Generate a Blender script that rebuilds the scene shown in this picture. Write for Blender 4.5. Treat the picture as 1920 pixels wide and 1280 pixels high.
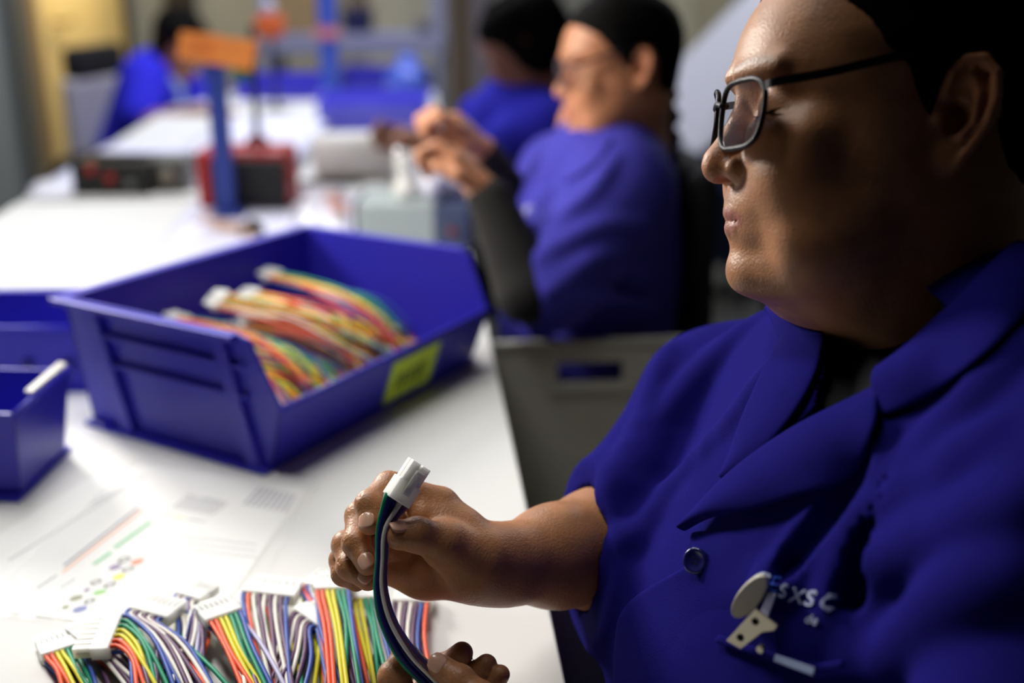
import bpy, bmesh, math, random
import numpy as np
from mathutils import Vector, Matrix
from mathutils.bvhtree import BVHTree
random.seed(7)
rng = np.random.default_rng(7)
for o in list(bpy.data.objects): bpy.data.objects.remove(o)
scene = bpy.context.scene
COL = scene.collection
# ------------------------------------------------------------------ camera
PITCH = math.radians(18.5); CAM = np.array([0, 0, 1.28]); FPX = 1920*40/36
cam_d = bpy.data.cameras.new('camera'); cam = bpy.data.objects.new('camera', cam_d); COL.objects.link(cam)
cam.location = CAM; cam.rotation_euler = (math.pi/2-PITCH, 0, 0)
cam_d.lens = 40; cam_d.sensor_width = 36; cam_d.clip_start = .05
cam_d.dof.use_dof = True; cam_d.dof.focus_distance = .787; cam_d.dof.aperture_fstop = 2.3
scene.camera = cam
# ------------------------------------------------------------------ world and lights
w = bpy.data.worlds.new('world'); scene.world = w; w.use_nodes = True
w.node_tree.nodes['Background'].inputs[0].default_value = (.75, .8, 1, 1)
w.node_tree.nodes['Background'].inputs[1].default_value = .03
def area(name, loc, size, power, color, target):
    l = bpy.data.lights.new(name, 'AREA'); l.shape = 'RECTANGLE'; l.size, l.size_y = size; l.energy = power; l.color = color
    o = bpy.data.objects.new(name, l); COL.objects.link(o); o.location = loc
    o.rotation_euler = (Vector(target)-Vector(loc)).to_track_quat('-Z', 'Y').to_euler(); return o
area('bench_light', (-.72, 1.62, 2.05), (.25, 1.8), 12.3, (1, .98, .94), (-.68, 1.55, .7)).data.spread = math.radians(112)
area('face_fill', (-1.35, 2.3, 1.66), (.3, .5), 7.2, (1, .95, .88), (.08, .78, 1.08)).data.spread = math.radians(66)  # added low fill for the front worker's face, not a fixture of the room
area('face_fill', (-1.45, 1.5, 1.75), (.3, .4), 3.4, (1, .93, .84), (.05, 1.9, 1.05)).data.spread = math.radians(52)  # extra fill added to brighten the second worker's face
area('aisle_light', (-.8, 4.0, 2.6), (.6, 2.2), 60, (.90, .92, 1), (-.8, 4.3, .7))
area('bay_light', (1.9, 4.8, 2.6), (.6, 2.2), 38, (.90, .93, 1), (1.3, 4.3, .7))
area('door_lamp', (-1.75, 5.9, 1.75), (.3, .3), 15, (1, .88, .62), (-2.2, 6.1, .95))
scene.view_settings.view_transform = 'Standard'; scene.view_settings.look = 'None'
scene.view_settings.exposure = 0; scene.view_settings.gamma = 1
TZ = .76                                     # height of the bench top
_F = np.array([0, math.cos(PITCH), -math.sin(PITCH)]); _U = np.array([0, math.sin(PITCH), math.cos(PITCH)]); _R = np.array([1., 0, 0])
def W(u, v, d): return CAM+d*(_F+(u-960)/FPX*_R-(v-640)/FPX*_U)
def onz(u, v, z=TZ):
    r = _F+(u-960)/FPX*_R-(v-640)/FPX*_U
    return CAM+r*(z-CAM[2])/r[2]
def ony(u, v, y):
    r = _F+(u-960)/FPX*_R-(v-640)/FPX*_U
    return CAM+r*(y-CAM[1])/r[1]
def vdir(u, v):
    r = _F+(u-960)/FPX*_R-(v-640)/FPX*_U
    return r/np.linalg.norm(r)
# ------------------------------------------------------------------ materials
_mats = {}
def mat(name, color, rough=.5, metal=0, bump=0, bscale=200, var=0, vscale=8, sss=0, trans=0, ior=1.45, coat=0, spec=.5, stretch=None, alpha=1, emit=0):
    if name in _mats: return _mats[name]
    m = bpy.data.materials.new(name); m.use_nodes = True; nt = m.node_tree; b = nt.nodes['Principled BSDF']
    c = (*color, 1); b.inputs['Base Color'].default_value = c; b.inputs['Roughness'].default_value = rough
    b.inputs['Metallic'].default_value = metal; b.inputs['IOR'].default_value = ior
    b.inputs['Specular IOR Level'].default_value = spec
    if sss:
        b.inputs['Subsurface Weight'].default_value = sss; b.inputs['Subsurface Radius'].default_value = (1, .35, .2); b.inputs['Subsurface Scale'].default_value = .006
    if trans: b.inputs['Transmission Weight'].default_value = trans
    if coat: b.inputs['Coat Weight'].default_value = coat; b.inputs['Coat Roughness'].default_value = .1
    if emit: b.inputs['Emission Color'].default_value = c; b.inputs['Emission Strength'].default_value = emit
    if alpha < 1: b.inputs['Alpha'].default_value = alpha
    tc = nt.nodes.new('ShaderNodeTexCoord'); src = tc.outputs['Object']
    if stretch:
        mp = nt.nodes.new('ShaderNodeMapping'); mp.inputs['Scale'].default_value = stretch; nt.links.new(src, mp.inputs['Vector']); src = mp.outputs['Vector']
    if var:
        n = nt.nodes.new('ShaderNodeTexNoise'); n.inputs['Scale'].default_value = vscale; n.inputs['Detail'].default_value = 4
        nt.links.new(src, n.inputs['Vector'])
        r = nt.nodes.new('ShaderNodeValToRGB'); r.color_ramp.elements[0].position = .3; r.color_ramp.elements[1].position = .7
        r.color_ramp.elements[0].color = (*[x*(1-var) for x in color], 1); r.color_ramp.elements[1].color = (*[min(1, x*(1+var)) for x in color], 1)
        nt.links.new(n.outputs['Fac'], r.inputs['Fac']); nt.links.new(r.outputs['Color'], b.inputs['Base Color'])
    if bump:
        n = nt.nodes.new('ShaderNodeTexNoise'); n.inputs['Scale'].default_value = bscale; n.inputs['Detail'].default_value = 3
        nt.links.new(src, n.inputs['Vector'])
        bp = nt.nodes.new('ShaderNodeBump'); bp.inputs['Strength'].default_value = bump; bp.inputs['Distance'].default_value = .001
        nt.links.new(n.outputs['Fac'], bp.inputs['Height']); nt.links.new(bp.outputs['Normal'], b.inputs['Normal'])
    _mats[name] = m; return m
def S(r, g, b): return tuple(((x/255+.055)/1.055)**2.4 if x > 10 else x/255/12.92 for x in (r, g, b))
# ------------------------------------------------------------------ object helpers
def tag(o, label=None, cat=None, group=None, kind=None):
    if label: o['label'] = label
    if cat: o['category'] = cat
    if group: o['group'] = group
    if kind: o['kind'] = kind
    return o
def empty(name, loc, label, cat, group=None):
    o = bpy.data.objects.new(name, None); COL.objects.link(o); o.location = tuple(loc); o.empty_display_size = .05
    return tag(o, label, cat, group)
def link(name, me, m=None, parent=None, smooth=False):
    """parts are modelled in world coordinates; they keep their place when parented"""
    o = bpy.data.objects.new(name, me); COL.objects.link(o)
    if m is not None and not me.materials: me.materials.append(m)
    if parent is not None:
        o.parent = parent; o.matrix_parent_inverse = _world(parent).inverted()
    if smooth: me.polygons.foreach_set('use_smooth', [True]*len(me.polygons))
    return o
def _world(o):
    m = Matrix.LocRotScale(o.location, o.rotation_euler, o.scale)
    return (_world(o.parent) @ o.matrix_parent_inverse @ m) if o.parent else m
def mesh(name, V, Fc):
    me = bpy.data.meshes.new(name); me.from_pydata([tuple(map(float, p)) for p in V], [], [tuple(f) for f in Fc]); me.update(); return me
class MB:
    """collects solids into one mesh"""
    def __init__(s): s.V = []; s.F = []
    def add(s, V, F):
        n = len(s.V); s.V += [np.asarray(p, float) for p in V]; s.F += [tuple(i+n for i in f) for f in F]; return s
    def hexa(s, b, t):      # 4 bottom points, 4 top points (counter-clockwise seen from above)
        return s.add(list(b)+list(t), [(3, 2, 1, 0), (4, 5, 6, 7), (0, 1, 5, 4), (1, 2, 6, 5), (2, 3, 7, 6), (3, 0, 4, 7)])
    def box(s, c, sz, R=None):
        c = np.asarray(c, float); R = np.eye(3) if R is None else np.asarray(R); hx, hy, hz = np.asarray(sz)/2
        b = [c+R@np.array(p) for p in ((-hx, -hy, -hz), (hx, -hy, -hz), (hx, hy, -hz), (-hx, hy, -hz))]
        t = [c+R@np.array(p) for p in ((-hx, -hy, hz), (hx, -hy, hz), (hx, hy, hz), (-hx, hy, hz))]
        return s.hexa(b, t)
    def tube(s, pts, r, n=8, cap=True):
        pts = np.asarray(pts, float); m = len(pts); r = np.broadcast_to(np.asarray(r, float), (m,))
        T = np.gradient(pts, axis=0); T /= np.linalg.norm(T, axis=1)[:, None]+1e-12
        a = np.array([0, 0, 1.]) if abs(T[0][2]) < .9 else np.array([1., 0, 0])
        N = np.cross(T[0], a); N /= np.linalg.norm(N); V = []; F = []
        for i in range(m):
            N = N-T[i]*(N@T[i]); N /= np.linalg.norm(N); B = np.cross(T[i], N)
            for k in range(n):
                q = 2*math.pi*k/n; V.append(pts[i]+r[i]*(N*math.cos(q)+B*math.sin(q)))
        for i in range(m-1):
            for k in range(n):
                k2 = (k+1) % n; F.append((i*n+k, i*n+k2, (i+1)*n+k2, (i+1)*n+k))
        if cap: F += [tuple(range(n-1, -1, -1)), tuple(range((m-1)*n, m*n))]
        return s.add(V, F)
    def disc(s, c, ax, r, h, n=20, r2=None):   # a cylinder or cone from c along ax
        ax = np.asarray(ax, float); ax /= np.linalg.norm(ax); c = np.asarray(c, float)
        return s.tube([c, c+ax*h], [r, r if r2 is None else r2], n)
    def lathe(s, c, prof, n=24, R=None):
        R = np.eye(3) if R is None else R; V = []; F = []; m = len(prof)
        for (r, z) in prof:
            for k in range(n):
                a = 2*math.pi*k/n; V.append(np.asarray(c)+R@np.array([r*math.cos(a), r*math.sin(a), z]))
        for i in range(m-1):
            for k in range(n):
                k2 = (k+1) % n; F.append((i*n+k, i*n+k2, (i+1)*n+k2, (i+1)*n+k))
        F += [tuple(range(n-1, -1, -1)), tuple(range((m-1)*n, m*n))]
        return s.add(V, F)
    def prism(s, poly, ax):     # polygon points, extruded along ax
        n = len(poly); ax = np.asarray(ax, float); P = [np.asarray(p, float) for p in poly]
        return s.add(P+[p+ax for p in P], [tuple(range(n-1, -1, -1)), tuple(range(n, 2*n))]+[(i, (i+1) % n, n+(i+1) % n, n+i) for i in range(n)])
    def build(s, name, m, parent=None, smooth=False, bevel=0, seg=2):
        me = mesh(name, s.V, s.F)
        bm = bmesh.new(); bm.from_mesh(me); bmesh.ops.recalc_face_normals(bm, faces=bm.faces); bm.to_mesh(me); bm.free()
        o = link(name, me, m, parent, smooth)
        if bevel:
            md = o.modifiers.new('bevel', 'BEVEL'); md.width = bevel; md.segments = seg; md.limit_method = 'ANGLE'
        return o
def spline(P, n):
    """Catmull-Rom through P, n samples"""
    P = np.asarray(P, float); Q = np.vstack([2*P[0]-P[1], P, 2*P[-1]-P[-2]]); m = len(P)-1; out = []
    for t in np.linspace(0, m, n):
        i = min(int(t), m-1); u = t-i; a, b, c, d = Q[i:i+4]
        out.append(.5*(2*b+(c-a)*u+(2*a-5*b+4*c-d)*u*u+(3*b-a-3*c+d)*u**3))
    return np.array(out)
def rz(a): c, s = math.cos(a), math.sin(a); return np.array([[c, -s, 0], [s, c, 0], [0, 0, 1.]])
def frame(x, zhint):
    x = np.asarray(x, float)/np.linalg.norm(x); z = np.asarray(zhint, float); z = z-x*(z@x); z /= np.linalg.norm(z); y = np.cross(z, x)
    return np.stack([x, y, z], 1)
# ------------------------------------------------------------------ signed-distance modelling for bodies and cloth (centimetres)
def smin(a, b, k):
    if k <= 0: return np.minimum(a, b)
    h = np.maximum(k-np.abs(a-b), 0)/k; return np.minimum(a, b)-h*h*k*.25
def labels(n, Q):
    p = np.arange(n)
    while True:
        q = p.copy()
        for a, b in ((0, 1), (1, 2), (2, 3)):
            m = np.minimum(q[Q[:, a]], q[Q[:, b]]); np.minimum.at(q, Q[:, a], m); np.minimum.at(q, Q[:, b], m)
        q = q[q]; q = q[q]
        if (q == p).all(): return p
        p = q
def biggest(V, Q):
    p = labels(len(V), Q); u, c = np.unique(p, return_counts=True)
    if len(u) == 1: return V, Q
    keep = p == u[c.argmax()]; ix = np.cumsum(keep)-1; return V[keep], ix[Q[keep[Q[:, 0]]]]
class Field:
    def __init__(s, lo, hi, h):
        s.lo = np.array(lo, np.float32); s.h = h; s.n = np.ceil((np.array(hi)-s.lo)/h).astype(int)+1
        s.ax = [(s.lo[i]+h*np.arange(s.n[i])).astype(np.float32) for i in range(3)]
        s.D = np.full(s.n, 9., np.float32)
    def copy(s):
        f = Field.__new__(Field); f.__dict__.update(s.__dict__); f.D = s.D.copy(); return f
    def blank(s): f = s.copy(); f.D[:] = 9; return f
    def op(s, fn, lo, hi, k, mode='add'):
        m = k+3*s.h
        i0 = np.clip(np.floor((np.array(lo)-m-s.lo)/s.h).astype(int), 0, s.n); i1 = np.clip(np.ceil((np.array(hi)+m-s.lo)/s.h).astype(int)+1, 0, s.n)
        if (i1 <= i0).any(): return s
        sl = tuple(slice(a, b) for a, b in zip(i0, i1))
        X = s.ax[0][sl[0]][:, None, None]; Y = s.ax[1][sl[1]][None, :, None]; Z = s.ax[2][sl[2]][None, None, :]
        d = fn(X, Y, Z)
        if mode == 'add': s.D[sl] = smin(s.D[sl], d, k)
        elif mode == 'sub': s.D[sl] = -smin(-s.D[sl], d, k)
        else: s.D[sl] = -smin(-s.D[sl], -d, k)
        return s
    def ell(s, c, r, k=0, R=None, mode='add'):
        c = np.array(c, np.float32); r = np.broadcast_to(np.array(r, np.float32), (3,)); e = np.full(3, r.max()) if R is not None else r
        def fn(X, Y, Z):
            p = [X-c[0], Y-c[1], Z-c[2]]
            if R is not None: p = [R[0, i]*p[0]+R[1, i]*p[1]+R[2, i]*p[2] for i in range(3)]
            k0 = np.sqrt((p[0]/r[0])**2+(p[1]/r[1])**2+(p[2]/r[2])**2); k1 = np.sqrt((p[0]/r[0]**2)**2+(p[1]/r[1]**2)**2+(p[2]/r[2]**2)**2)+1e-6
            return (k0*(k0-1)/k1).astype(np.float32)
        return s.op(fn, c-e, c+e, k, mode)
    def cap(s, a, b, ra, rb=None, k=0, mode='add'):
        rb = ra if rb is None else rb; a = np.array(a, np.float32); b = np.array(b, np.float32); ab = b-a; L = float(ab@ab)+1e-9
        def fn(X, Y, Z):
            t = np.clip(((X-a[0])*ab[0]+(Y-a[1])*ab[1]+(Z-a[2])*ab[2])/L, 0, 1)
            return (np.sqrt((X-a[0]-t*ab[0])**2+(Y-a[1]-t*ab[1])**2+(Z-a[2]-t*ab[2])**2)-(ra+t*(rb-ra))).astype(np.float32)
        r = max(ra, rb); return s.op(fn, np.minimum(a, b)-r, np.maximum(a, b)+r, k, mode)
    def chain(s, P, r, k=0, mode='add'):
        r = np.broadcast_to(np.asarray(r, float), (len(P),))
        for i in range(len(P)-1): s.cap(P[i], P[i+1], r[i], r[i+1], k, mode)
        return s
    def mesh(s, relax=1):
        D = s.D; n = s.n
        c = [D[a:n[0]-1+a, b:n[1]-1+b, d:n[2]-1+d] for a in (0, 1) for b in (0, 1) for d in (0, 1)]
        neg = sum((q < 0).astype(np.int8) for q in c); act = (neg > 0) & (neg < 8)
        idx = np.full(act.shape, -1, np.int32); I = np.argwhere(act); idx[act] = np.arange(len(I))
        v = np.stack([q[act] for q in c], 1)
        off = np.array([(a, b, d) for a in (0, 1) for b in (0, 1) for d in (0, 1)], np.float32)
        P = np.zeros((len(I), 3), np.float32); N = np.zeros(len(I), np.float32)
        for a in range(8):
            for b in range(a+1, 8):
                if abs(off[a]-off[b]).sum() == 1:
                    m = (v[:, a] < 0) != (v[:, b] < 0); t = v[m, a]/(v[m, a]-v[m, b])
                    P[m] += off[a]+t[:, None]*(off[b]-off[a]); N[m] += 1
        V = s.lo+s.h*(I+P/N[:, None]); Q = []
        for ax in range(3):
            sl0 = [slice(None)]*3; sl1 = [slice(None)]*3; sl0[ax] = slice(0, -1); sl1[ax] = slice(1, None)
            A = D[tuple(sl0)] < 0; B = D[tuple(sl1)] < 0; E = np.argwhere(A != B); o1, o2 = [i for i in range(3) if i != ax]
            E = E[(E[:, o1] > 0) & (E[:, o2] > 0) & (E[:, o1] < n[o1]-1) & (E[:, o2] < n[o2]-1)]
            fl = A[tuple(E.T)]
            def cell(d1, d2):
                C = E.copy(); C[:, o1] += d1; C[:, o2] += d2; return idx[tuple(C.T)]
            q = np.stack([cell(-1, -1), cell(0, -1), cell(0, 0), cell(-1, 0)], 1)
            if ax == 1: fl = ~fl
            q[~fl] = q[~fl][:, ::-1]; Q.append(q)
        Q = np.vstack(Q)
        V, Q = biggest(V, Q)
        for _ in range(relax):
            acc = np.zeros_like(V); cnt = np.zeros(len(V), np.float32)
            for a, b in ((0, 1), (1, 2), (2, 3), (3, 0)):
                np.add.at(acc, Q[:, a], V[Q[:, b]]); np.add.at(acc, Q[:, b], V[Q[:, a]]); np.add.at(cnt, Q[:, a], 1); np.add.at(cnt, Q[:, b], 1)
            V = V*.5+.5*acc/np.maximum(cnt, 1)[:, None]
        return V, Q
def fast_mesh(name, V, Q):
    me = bpy.data.meshes.new(name); V = np.asarray(V, np.float32); Q = np.asarray(Q, np.int32); k = Q.shape[1]
    me.vertices.add(len(V)); me.vertices.foreach_set('co', V.ravel())
    me.loops.add(Q.size); me.loops.foreach_set('vertex_index', Q.ravel())
    me.polygons.add(len(Q)); me.polygons.foreach_set('loop_start', np.arange(0, Q.size, k, dtype=np.int32))
    me.polygons.foreach_set('use_smooth', np.ones(len(Q), bool)); me.update(calc_edges=True); me.validate(); return me
def join(parts):
    V = []; Q = []; n = 0
    for v, q in parts: V.append(v); Q.append(np.asarray(q)+n); n += len(v)
    return np.vstack(V), np.vstack(Q)
def vcolor(me, name, C):
    a = me.color_attributes.new(name, 'FLOAT_COLOR', 'POINT'); a.data.foreach_set('color', np.hstack([C, np.ones((len(C), 1))]).astype(np.float32).ravel())
# ------------------------------------------------------------------ the room
def struct(name, mb, m, **k):
    o = mb.build(name, m, **k); o['kind'] = 'structure'; return o
struct('floor', MB().box((.6, 2.4, -.05), (6.2, 9.4, .1)), mat('grey_epoxy_floor', S(70, 70, 68), .35, var=.15, vscale=3))
GREYWALL = mat('grey_painted_wall', S(140, 140, 132), .8, var=.04, vscale=2, bump=.2, bscale=90)
struct('wall_back', MB().box((.6, 7.1, 1.4), (6.2, .12, 3)), GREYWALL)
struct('wall_left', MB().box((-2.31, 2.4, 1.4), (.12, 9.4, 3)), mat('cool_grey_wall', S(120, 126, 128), .8, var=.04, vscale=2))
struct('wall_right', MB().box((3.7, 2.4, 1.4), (.12, 9.4, 3)), GREYWALL)
struct('wall_front', MB().box((.6, -2.3, 1.4), (6.2, .12, 3)), mat('dark_storage_wall', S(36, 36, 38), .8, var=.04))
struct('ceiling', MB().box((.6, 2.4, 2.95), (6.2, 9.4, .1)), mat('ceiling_tile', S(105, 105, 102), .9))
TAN = mat('tan_painted_door', S(216, 188, 124), .5, var=.05, vscale=3)
dr = struct('door_1', MB().box((-2.235, 6.12, 1.03), (.03, 1.26, 2.06)), TAN, bevel=.004)
MB().box((-2.232, 5.47, 1.06), (.05, .10, 2.12)).build('door_frame', mat('tan_frame', S(150, 125, 85), .5), dr, bevel=.004)
MB().box((-2.232, 6.80, 1.06), (.05, .10, 2.12)).build('door_frame', mat('dark_frame', S(30, 26, 18), .5), dr, bevel=.004)
MB().tube([(-2.21, 5.68, 1.0), (-2.16, 5.68, 1.0), (-2.16, 5.80, 1.0)], .011, 8).build('door_handle', mat('brass', S(150, 120, 70), .35, metal=.8), dr, True)
struct('trim_1', MB().box((-2.225, 5.28, 1.4), (.05, .10, 2.8)), mat('grey_trim', S(95, 95, 88), .6))
struct('trim_2', MB().box((-1.95, 6.98, 1.4), (.16, .12, 2.8)), mat('dark_post', S(28, 24, 16), .6))
for i, (u0, u1, c) in enumerate(((690, 832, (178, 178, 165)), (833, 850, (125, 120, 115)), (852, 878, (92, 78, 58)), (880, 912, (120, 115, 125)), (1180, 1236, (150, 140, 120)), (1237, 1300, (205, 200, 172)), (1302, 1378, (188, 180, 150)))):
    a, b = ony(u0, 60, 6.95), ony(u1, 60, 6.95)
    struct('trim_%d' % (i+3), MB().box(((a[0]+b[0])/2, 7.0, 1.2), (b[0]-a[0], .06, 2.4)), mat('panel_%d' % i, S(*c), .7, var=.05))
# ------------------------------------------------------------------ benches
TD = np.array([-.088, .996, 0]); TN = np.array([.996, .088, 0])         # along and across the bench row
TO = np.array([.041, .737, 0])                                          # a point on the right-hand edge
def tb(s, a, z): return TO+TD*s-TN*a+np.array([0, 0, z])               # s along from the point, a in from the right edge
WHITE = mat('white_laminate', S(220, 220, 217), .65, var=.015, vscale=6, spec=.15)
BLACKM = mat('black_steel', (.015, .015, .016), .5)
def bench(s0, s1, label):
    t = empty('work_table', tb((s0+s1)/2, .5, 0), label, 'table')
    wd = 1.0
    MB().hexa([tb(s0, wd, TZ-.03), tb(s0, 0, TZ-.03), tb(s1, 0, TZ-.03), tb(s1, wd, TZ-.03)], [tb(s0, wd, TZ), tb(s0, 0, TZ), tb(s1, 0, TZ), tb(s1, wd, TZ)]).build('table_top', WHITE, t, bevel=.002)
    for s in (s0+.06, s1-.06):
        for a in (.06, wd-.06): MB().hexa([tb(s-.025, a+.025, 0), tb(s-.025, a-.025, 0), tb(s+.025, a-.025, 0), tb(s+.025, a+.025, 0)], [tb(s-.025, a+.025, TZ-.03), tb(s-.025, a-.025, TZ-.03), tb(s+.025, a-.025, TZ-.03), tb(s+.025, a+.025, TZ-.03)]).build('leg', BLACKM, t)
    for a in (.03, wd-.03): MB().hexa([tb(s0+.05, a+.015, TZ-.10), tb(s0+.05, a-.015, TZ-.10), tb(s1-.05, a-.015, TZ-.10), tb(s1-.05, a+.015, TZ-.10)], [tb(s0+.05, a+.015, TZ-.03), tb(s0+.05, a-.015, TZ-.03), tb(s1-.05, a-.015, TZ-.03), tb(s1-.05, a+.015, TZ-.03)]).build('apron', BLACKM, t)
    return t
bench(-.34, 1.90, 'white laminate work table in front, carrying the large blue bin and the harnesses')
bench(1.93, 4.15, 'white work table further back, under the paper and the far blue bins')
# ------------------------------------------------------------------ heads (local centimetres: x forward, y left, z up, origin between the ears)
def interp(z, T):
    T = np.array(T, float); o = np.argsort(T[:, 0]); return np.interp(z, T[o, 0], T[o, 1]).astype(np.float32)
def smooth_table(T, n=200):
    T = np.array(sorted(T), float); z = np.linspace(T[0, 0], T[-1, 0], n); x = np.interp(z, T[:, 0], T[:, 1])
    ker = np.exp(-np.linspace(-2, 2, 7)**2); ker /= ker.sum(); x = np.convolve(np.pad(x, 3, 'edge'), ker, 'valid'); return np.stack([z, x], 1)
PROF = smooth_table([(12.7, 1.0), (12.2, 3.0), (11.4, 4.9), (10.2, 6.5), (9, 7.6), (8, 8.4), (7.27, 8.93), (6, 9.55), (4.54, 10.0), (3.4, 10.2), (2.6, 9.95), (1.6, 9.5), (.5, 9.25), (-1, 9.25), (-2.5, 9.5),
        (-3.5, 10.0), (-4.1, 10.2), (-4.8, 10.32), (-5.3, 10.3), (-6, 10.1), (-6.8, 10.15), (-7.4, 10.0), (-7.9, 10.02), (-8.6, 10.2), (-9.4, 10.25), (-10, 10.05), (-10.5, 9.65), (-10.9, 8.9), (-11.2, 7.9),
        (-12.3, 6.65), (-13, 5.1), (-13.7, 3.6), (-14.6, 2.0), (-15.5, .9), (-20, .6)])
WIDE = smooth_table([(12.7, 1.5), (12.2, 3.2), (11.4, 4.8), (10, 6.4), (8, 7.4), (5, 7.75), (3, 7.6), (1, 7.5), (-1, 7.6), (-3, 7.65), (-5, 7.5), (-7, 7.1), (-9, 6.5), (-11, 6.1), (-13, 6.2), (-15, 6.5), (-18, 7.2), (-20, 8.5)])
BACK = smooth_table([(12.7, -2.5), (12.2, -4.5), (11.4, -6.5), (10, -8.3), (8, -9.7), (5, -10.4), (2, -10), (-1, -9), (-4, -8.3), (-8, -8.5), (-12, -9.2), (-16, -10.5), (-20, -12)])
EXPO = [(13, 2.0), (5, 2.15), (2, 2.3), (-2, 2.15), (-5, 1.95), (-8, 1.85), (-10, 1.9), (-12, 2.1), (-20, 2.2)]
def head_field(h, lo=(-13, -10, -19), hi=(13.5, 10, 13.5), slim=1.0, ears=(1, -1), neck=6.3, nape=1.0, nx=-4.6):
    f = Field(lo, hi, h)
    def base(X, Y, Z, grow=0.):
        z = Z.ravel(); xf = interp(z, PROF); xb = interp(z, BACK)*(1-(1-nape)*np.clip((-6-z)/5, 0, 1)).astype(np.float32); b = interp(z, WIDE)*slim; n = interp(z, EXPO)
        cx = np.where(z > -11, 1.0, 1.0+(z+11)*.45).astype(np.float32)
        sh = (1, 1, -1); xf, xb, b, n, cx = [q.reshape(sh) for q in (xf, xb, b, n, cx)]
        dx = X-cx; a = np.where(dx > 0, xf-cx, cx-xb)+0*dx; ro = np.sqrt(dx*dx+Y*Y)+1e-5
        r = ((np.abs(dx)/ro/a)**n+(np.abs(Y)/ro/b)**n)**(-1/n)
        return np.maximum((ro-r)*.9, Z-12.6).astype(np.float32)
    f.op(base, lo, hi, 0)
    f.base = base
    for s in (1, -1):
        f.cap((10.0, 1.0*s, 3.2), (8.4, 4.6*s, 3.5), .42, .38, .9)                        # brow
        f.ell((10.2, 3.2*s, 1.0), (1.3, 1.7, 1.15), .9, mode='sub')                       # eye socket
        f.ell((7.95, 3.25*s, 1.05), (1.42, 1.55, 1.35), .25)                              # lid over the eyeball
        f.cap((9.25, 2.0*s, .55), (8.75, 4.6*s, .75), .06, .06, .12, 'sub')              # lash line
        f.cap((9.2, 1.9*s, -.35), (8.2, 4.6*s, -.3), .3, .35, .5)                         # lower lid pad
        f.cap((8.9, 2.6*s, -1.1), (6.9, 5.5*s, -.7), .8, .9, 1.8)                        # cheekbone
        f.ell((7.1, 3.9*s, -3.2), (2.5, 2.7, 3.0), 2.0)                                   # cheek
        f.ell((5.0, 5.0*s, -7.4), (3.4, 2.4, 3.0), 2.2)                                   # jowl
    f.chain([(9.45, 0, 1.7), (9.75, 0, .2), (10.3, 0, -.95), (11.0, 0, -2.15), (11.08, 0, -2.55)], [.6, .64, .76, .94, 1.0], .7)
    f.ell((8.3, 0, -5.5), (1.95, 3.1, 2.6), 1.1)                                            # round the mouth
    for s in (1, -1):
        f.ell((9.75, 1.42*s, -2.65), (1.32, .92, 1.0), .5)
        f.cap((9.6, 1.9*s, -3.1), (8.55, 3.3*s, -6.2),   .06, .08, .7, 'sub')             # fold from nose to mouth
        f.ell((10.75, .72*s, -3.55), (.62, .36, .42), .15, mode='sub')                    # nostril
        f.chain([(10.05, 0, -5.4), (9.95, .8*s, -5.38), (9.15, 2.15*s, -5.9)], [.55, .52, .22], .25)
        f.chain([(9.95, 0, -6.4), (9.8, .9*s, -6.4), (9.05, 2.1*s, -6.02)], [.60, .55, .22], .25)
        f.chain([(10.62, 0, -5.9), (10.35, .9*s, -5.86), (9.35, 2.35*s, -6.0)], [.1, .1, .08], .12, 'sub')
        f.cap((8.9, 2.5*s, -6.3), (8.2, 2.9*s, -8.0), .05, .03, .6, 'sub')               # mouth-corner line
    f.ell((8.75, 0, -9.1), (1.5, 1.9, 1.5), .8)
    f.cap((-2.6, 0, -5), (nx, 0, -19), neck, neck+.6, 2.5)                                   # neck
    for s in ears:                                                                        # ears
        a = math.radians(24)*s; R = np.array([[math.cos(a), math.sin(a), 0], [-math.sin(a), math.cos(a), 0], [0, 0, 1.]])
        b = math.radians(-9); T = np.array([[math.cos(b), 0, math.sin(b)], [0, 1, 0], [-math.sin(b), 0, math.cos(b)]]); E = R@T
        o = np.array([-1.25, 7.75*s, .2])
        L = lambda x, y, z: o+E@np.array([x, y*s, z])
        f.ell(L(0, 0, .5), (1.7, .5, 2.75), .35, R=E)
        f.ell(L(.35, .1, -2.6), (1.0, .45, 1.05), .35, R=E)
        f.ell(L(.1, .75, .5), (1.1, .62, 2.0), .2, R=E, mode='sub')
        rim = [L(1.1, .3, .9), L(.9, .45, 2.1), L(.3, .5, 3.0), (L(-.6, .5, 3.15)), L(-1.4, .5, 2.4), L(-1.65, .5, 1.1), L(-1.45, .45, -.5), L(-.9, .4, -1.8), L(-.3, .35, -2.9)]
        f.chain(rim, [.22, .28, .3, .32, .32, .32, .3, .3, .3], .12)
        f.chain([L(-.3, .35, 2.0), L(-.75, .45, 1.0), L(-.75, .45, -.4), L(-.2, .4, -1.4)], [.25, .28, .28, .3], .2)
        f.ell(L(.25, .2, -.3), (.75, .95, .95), .2, R=E, mode='sub')
        f.ell(L(1.2, .35, -.45), (.32, .35, .6), .25, R=E)
    return f
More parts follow.
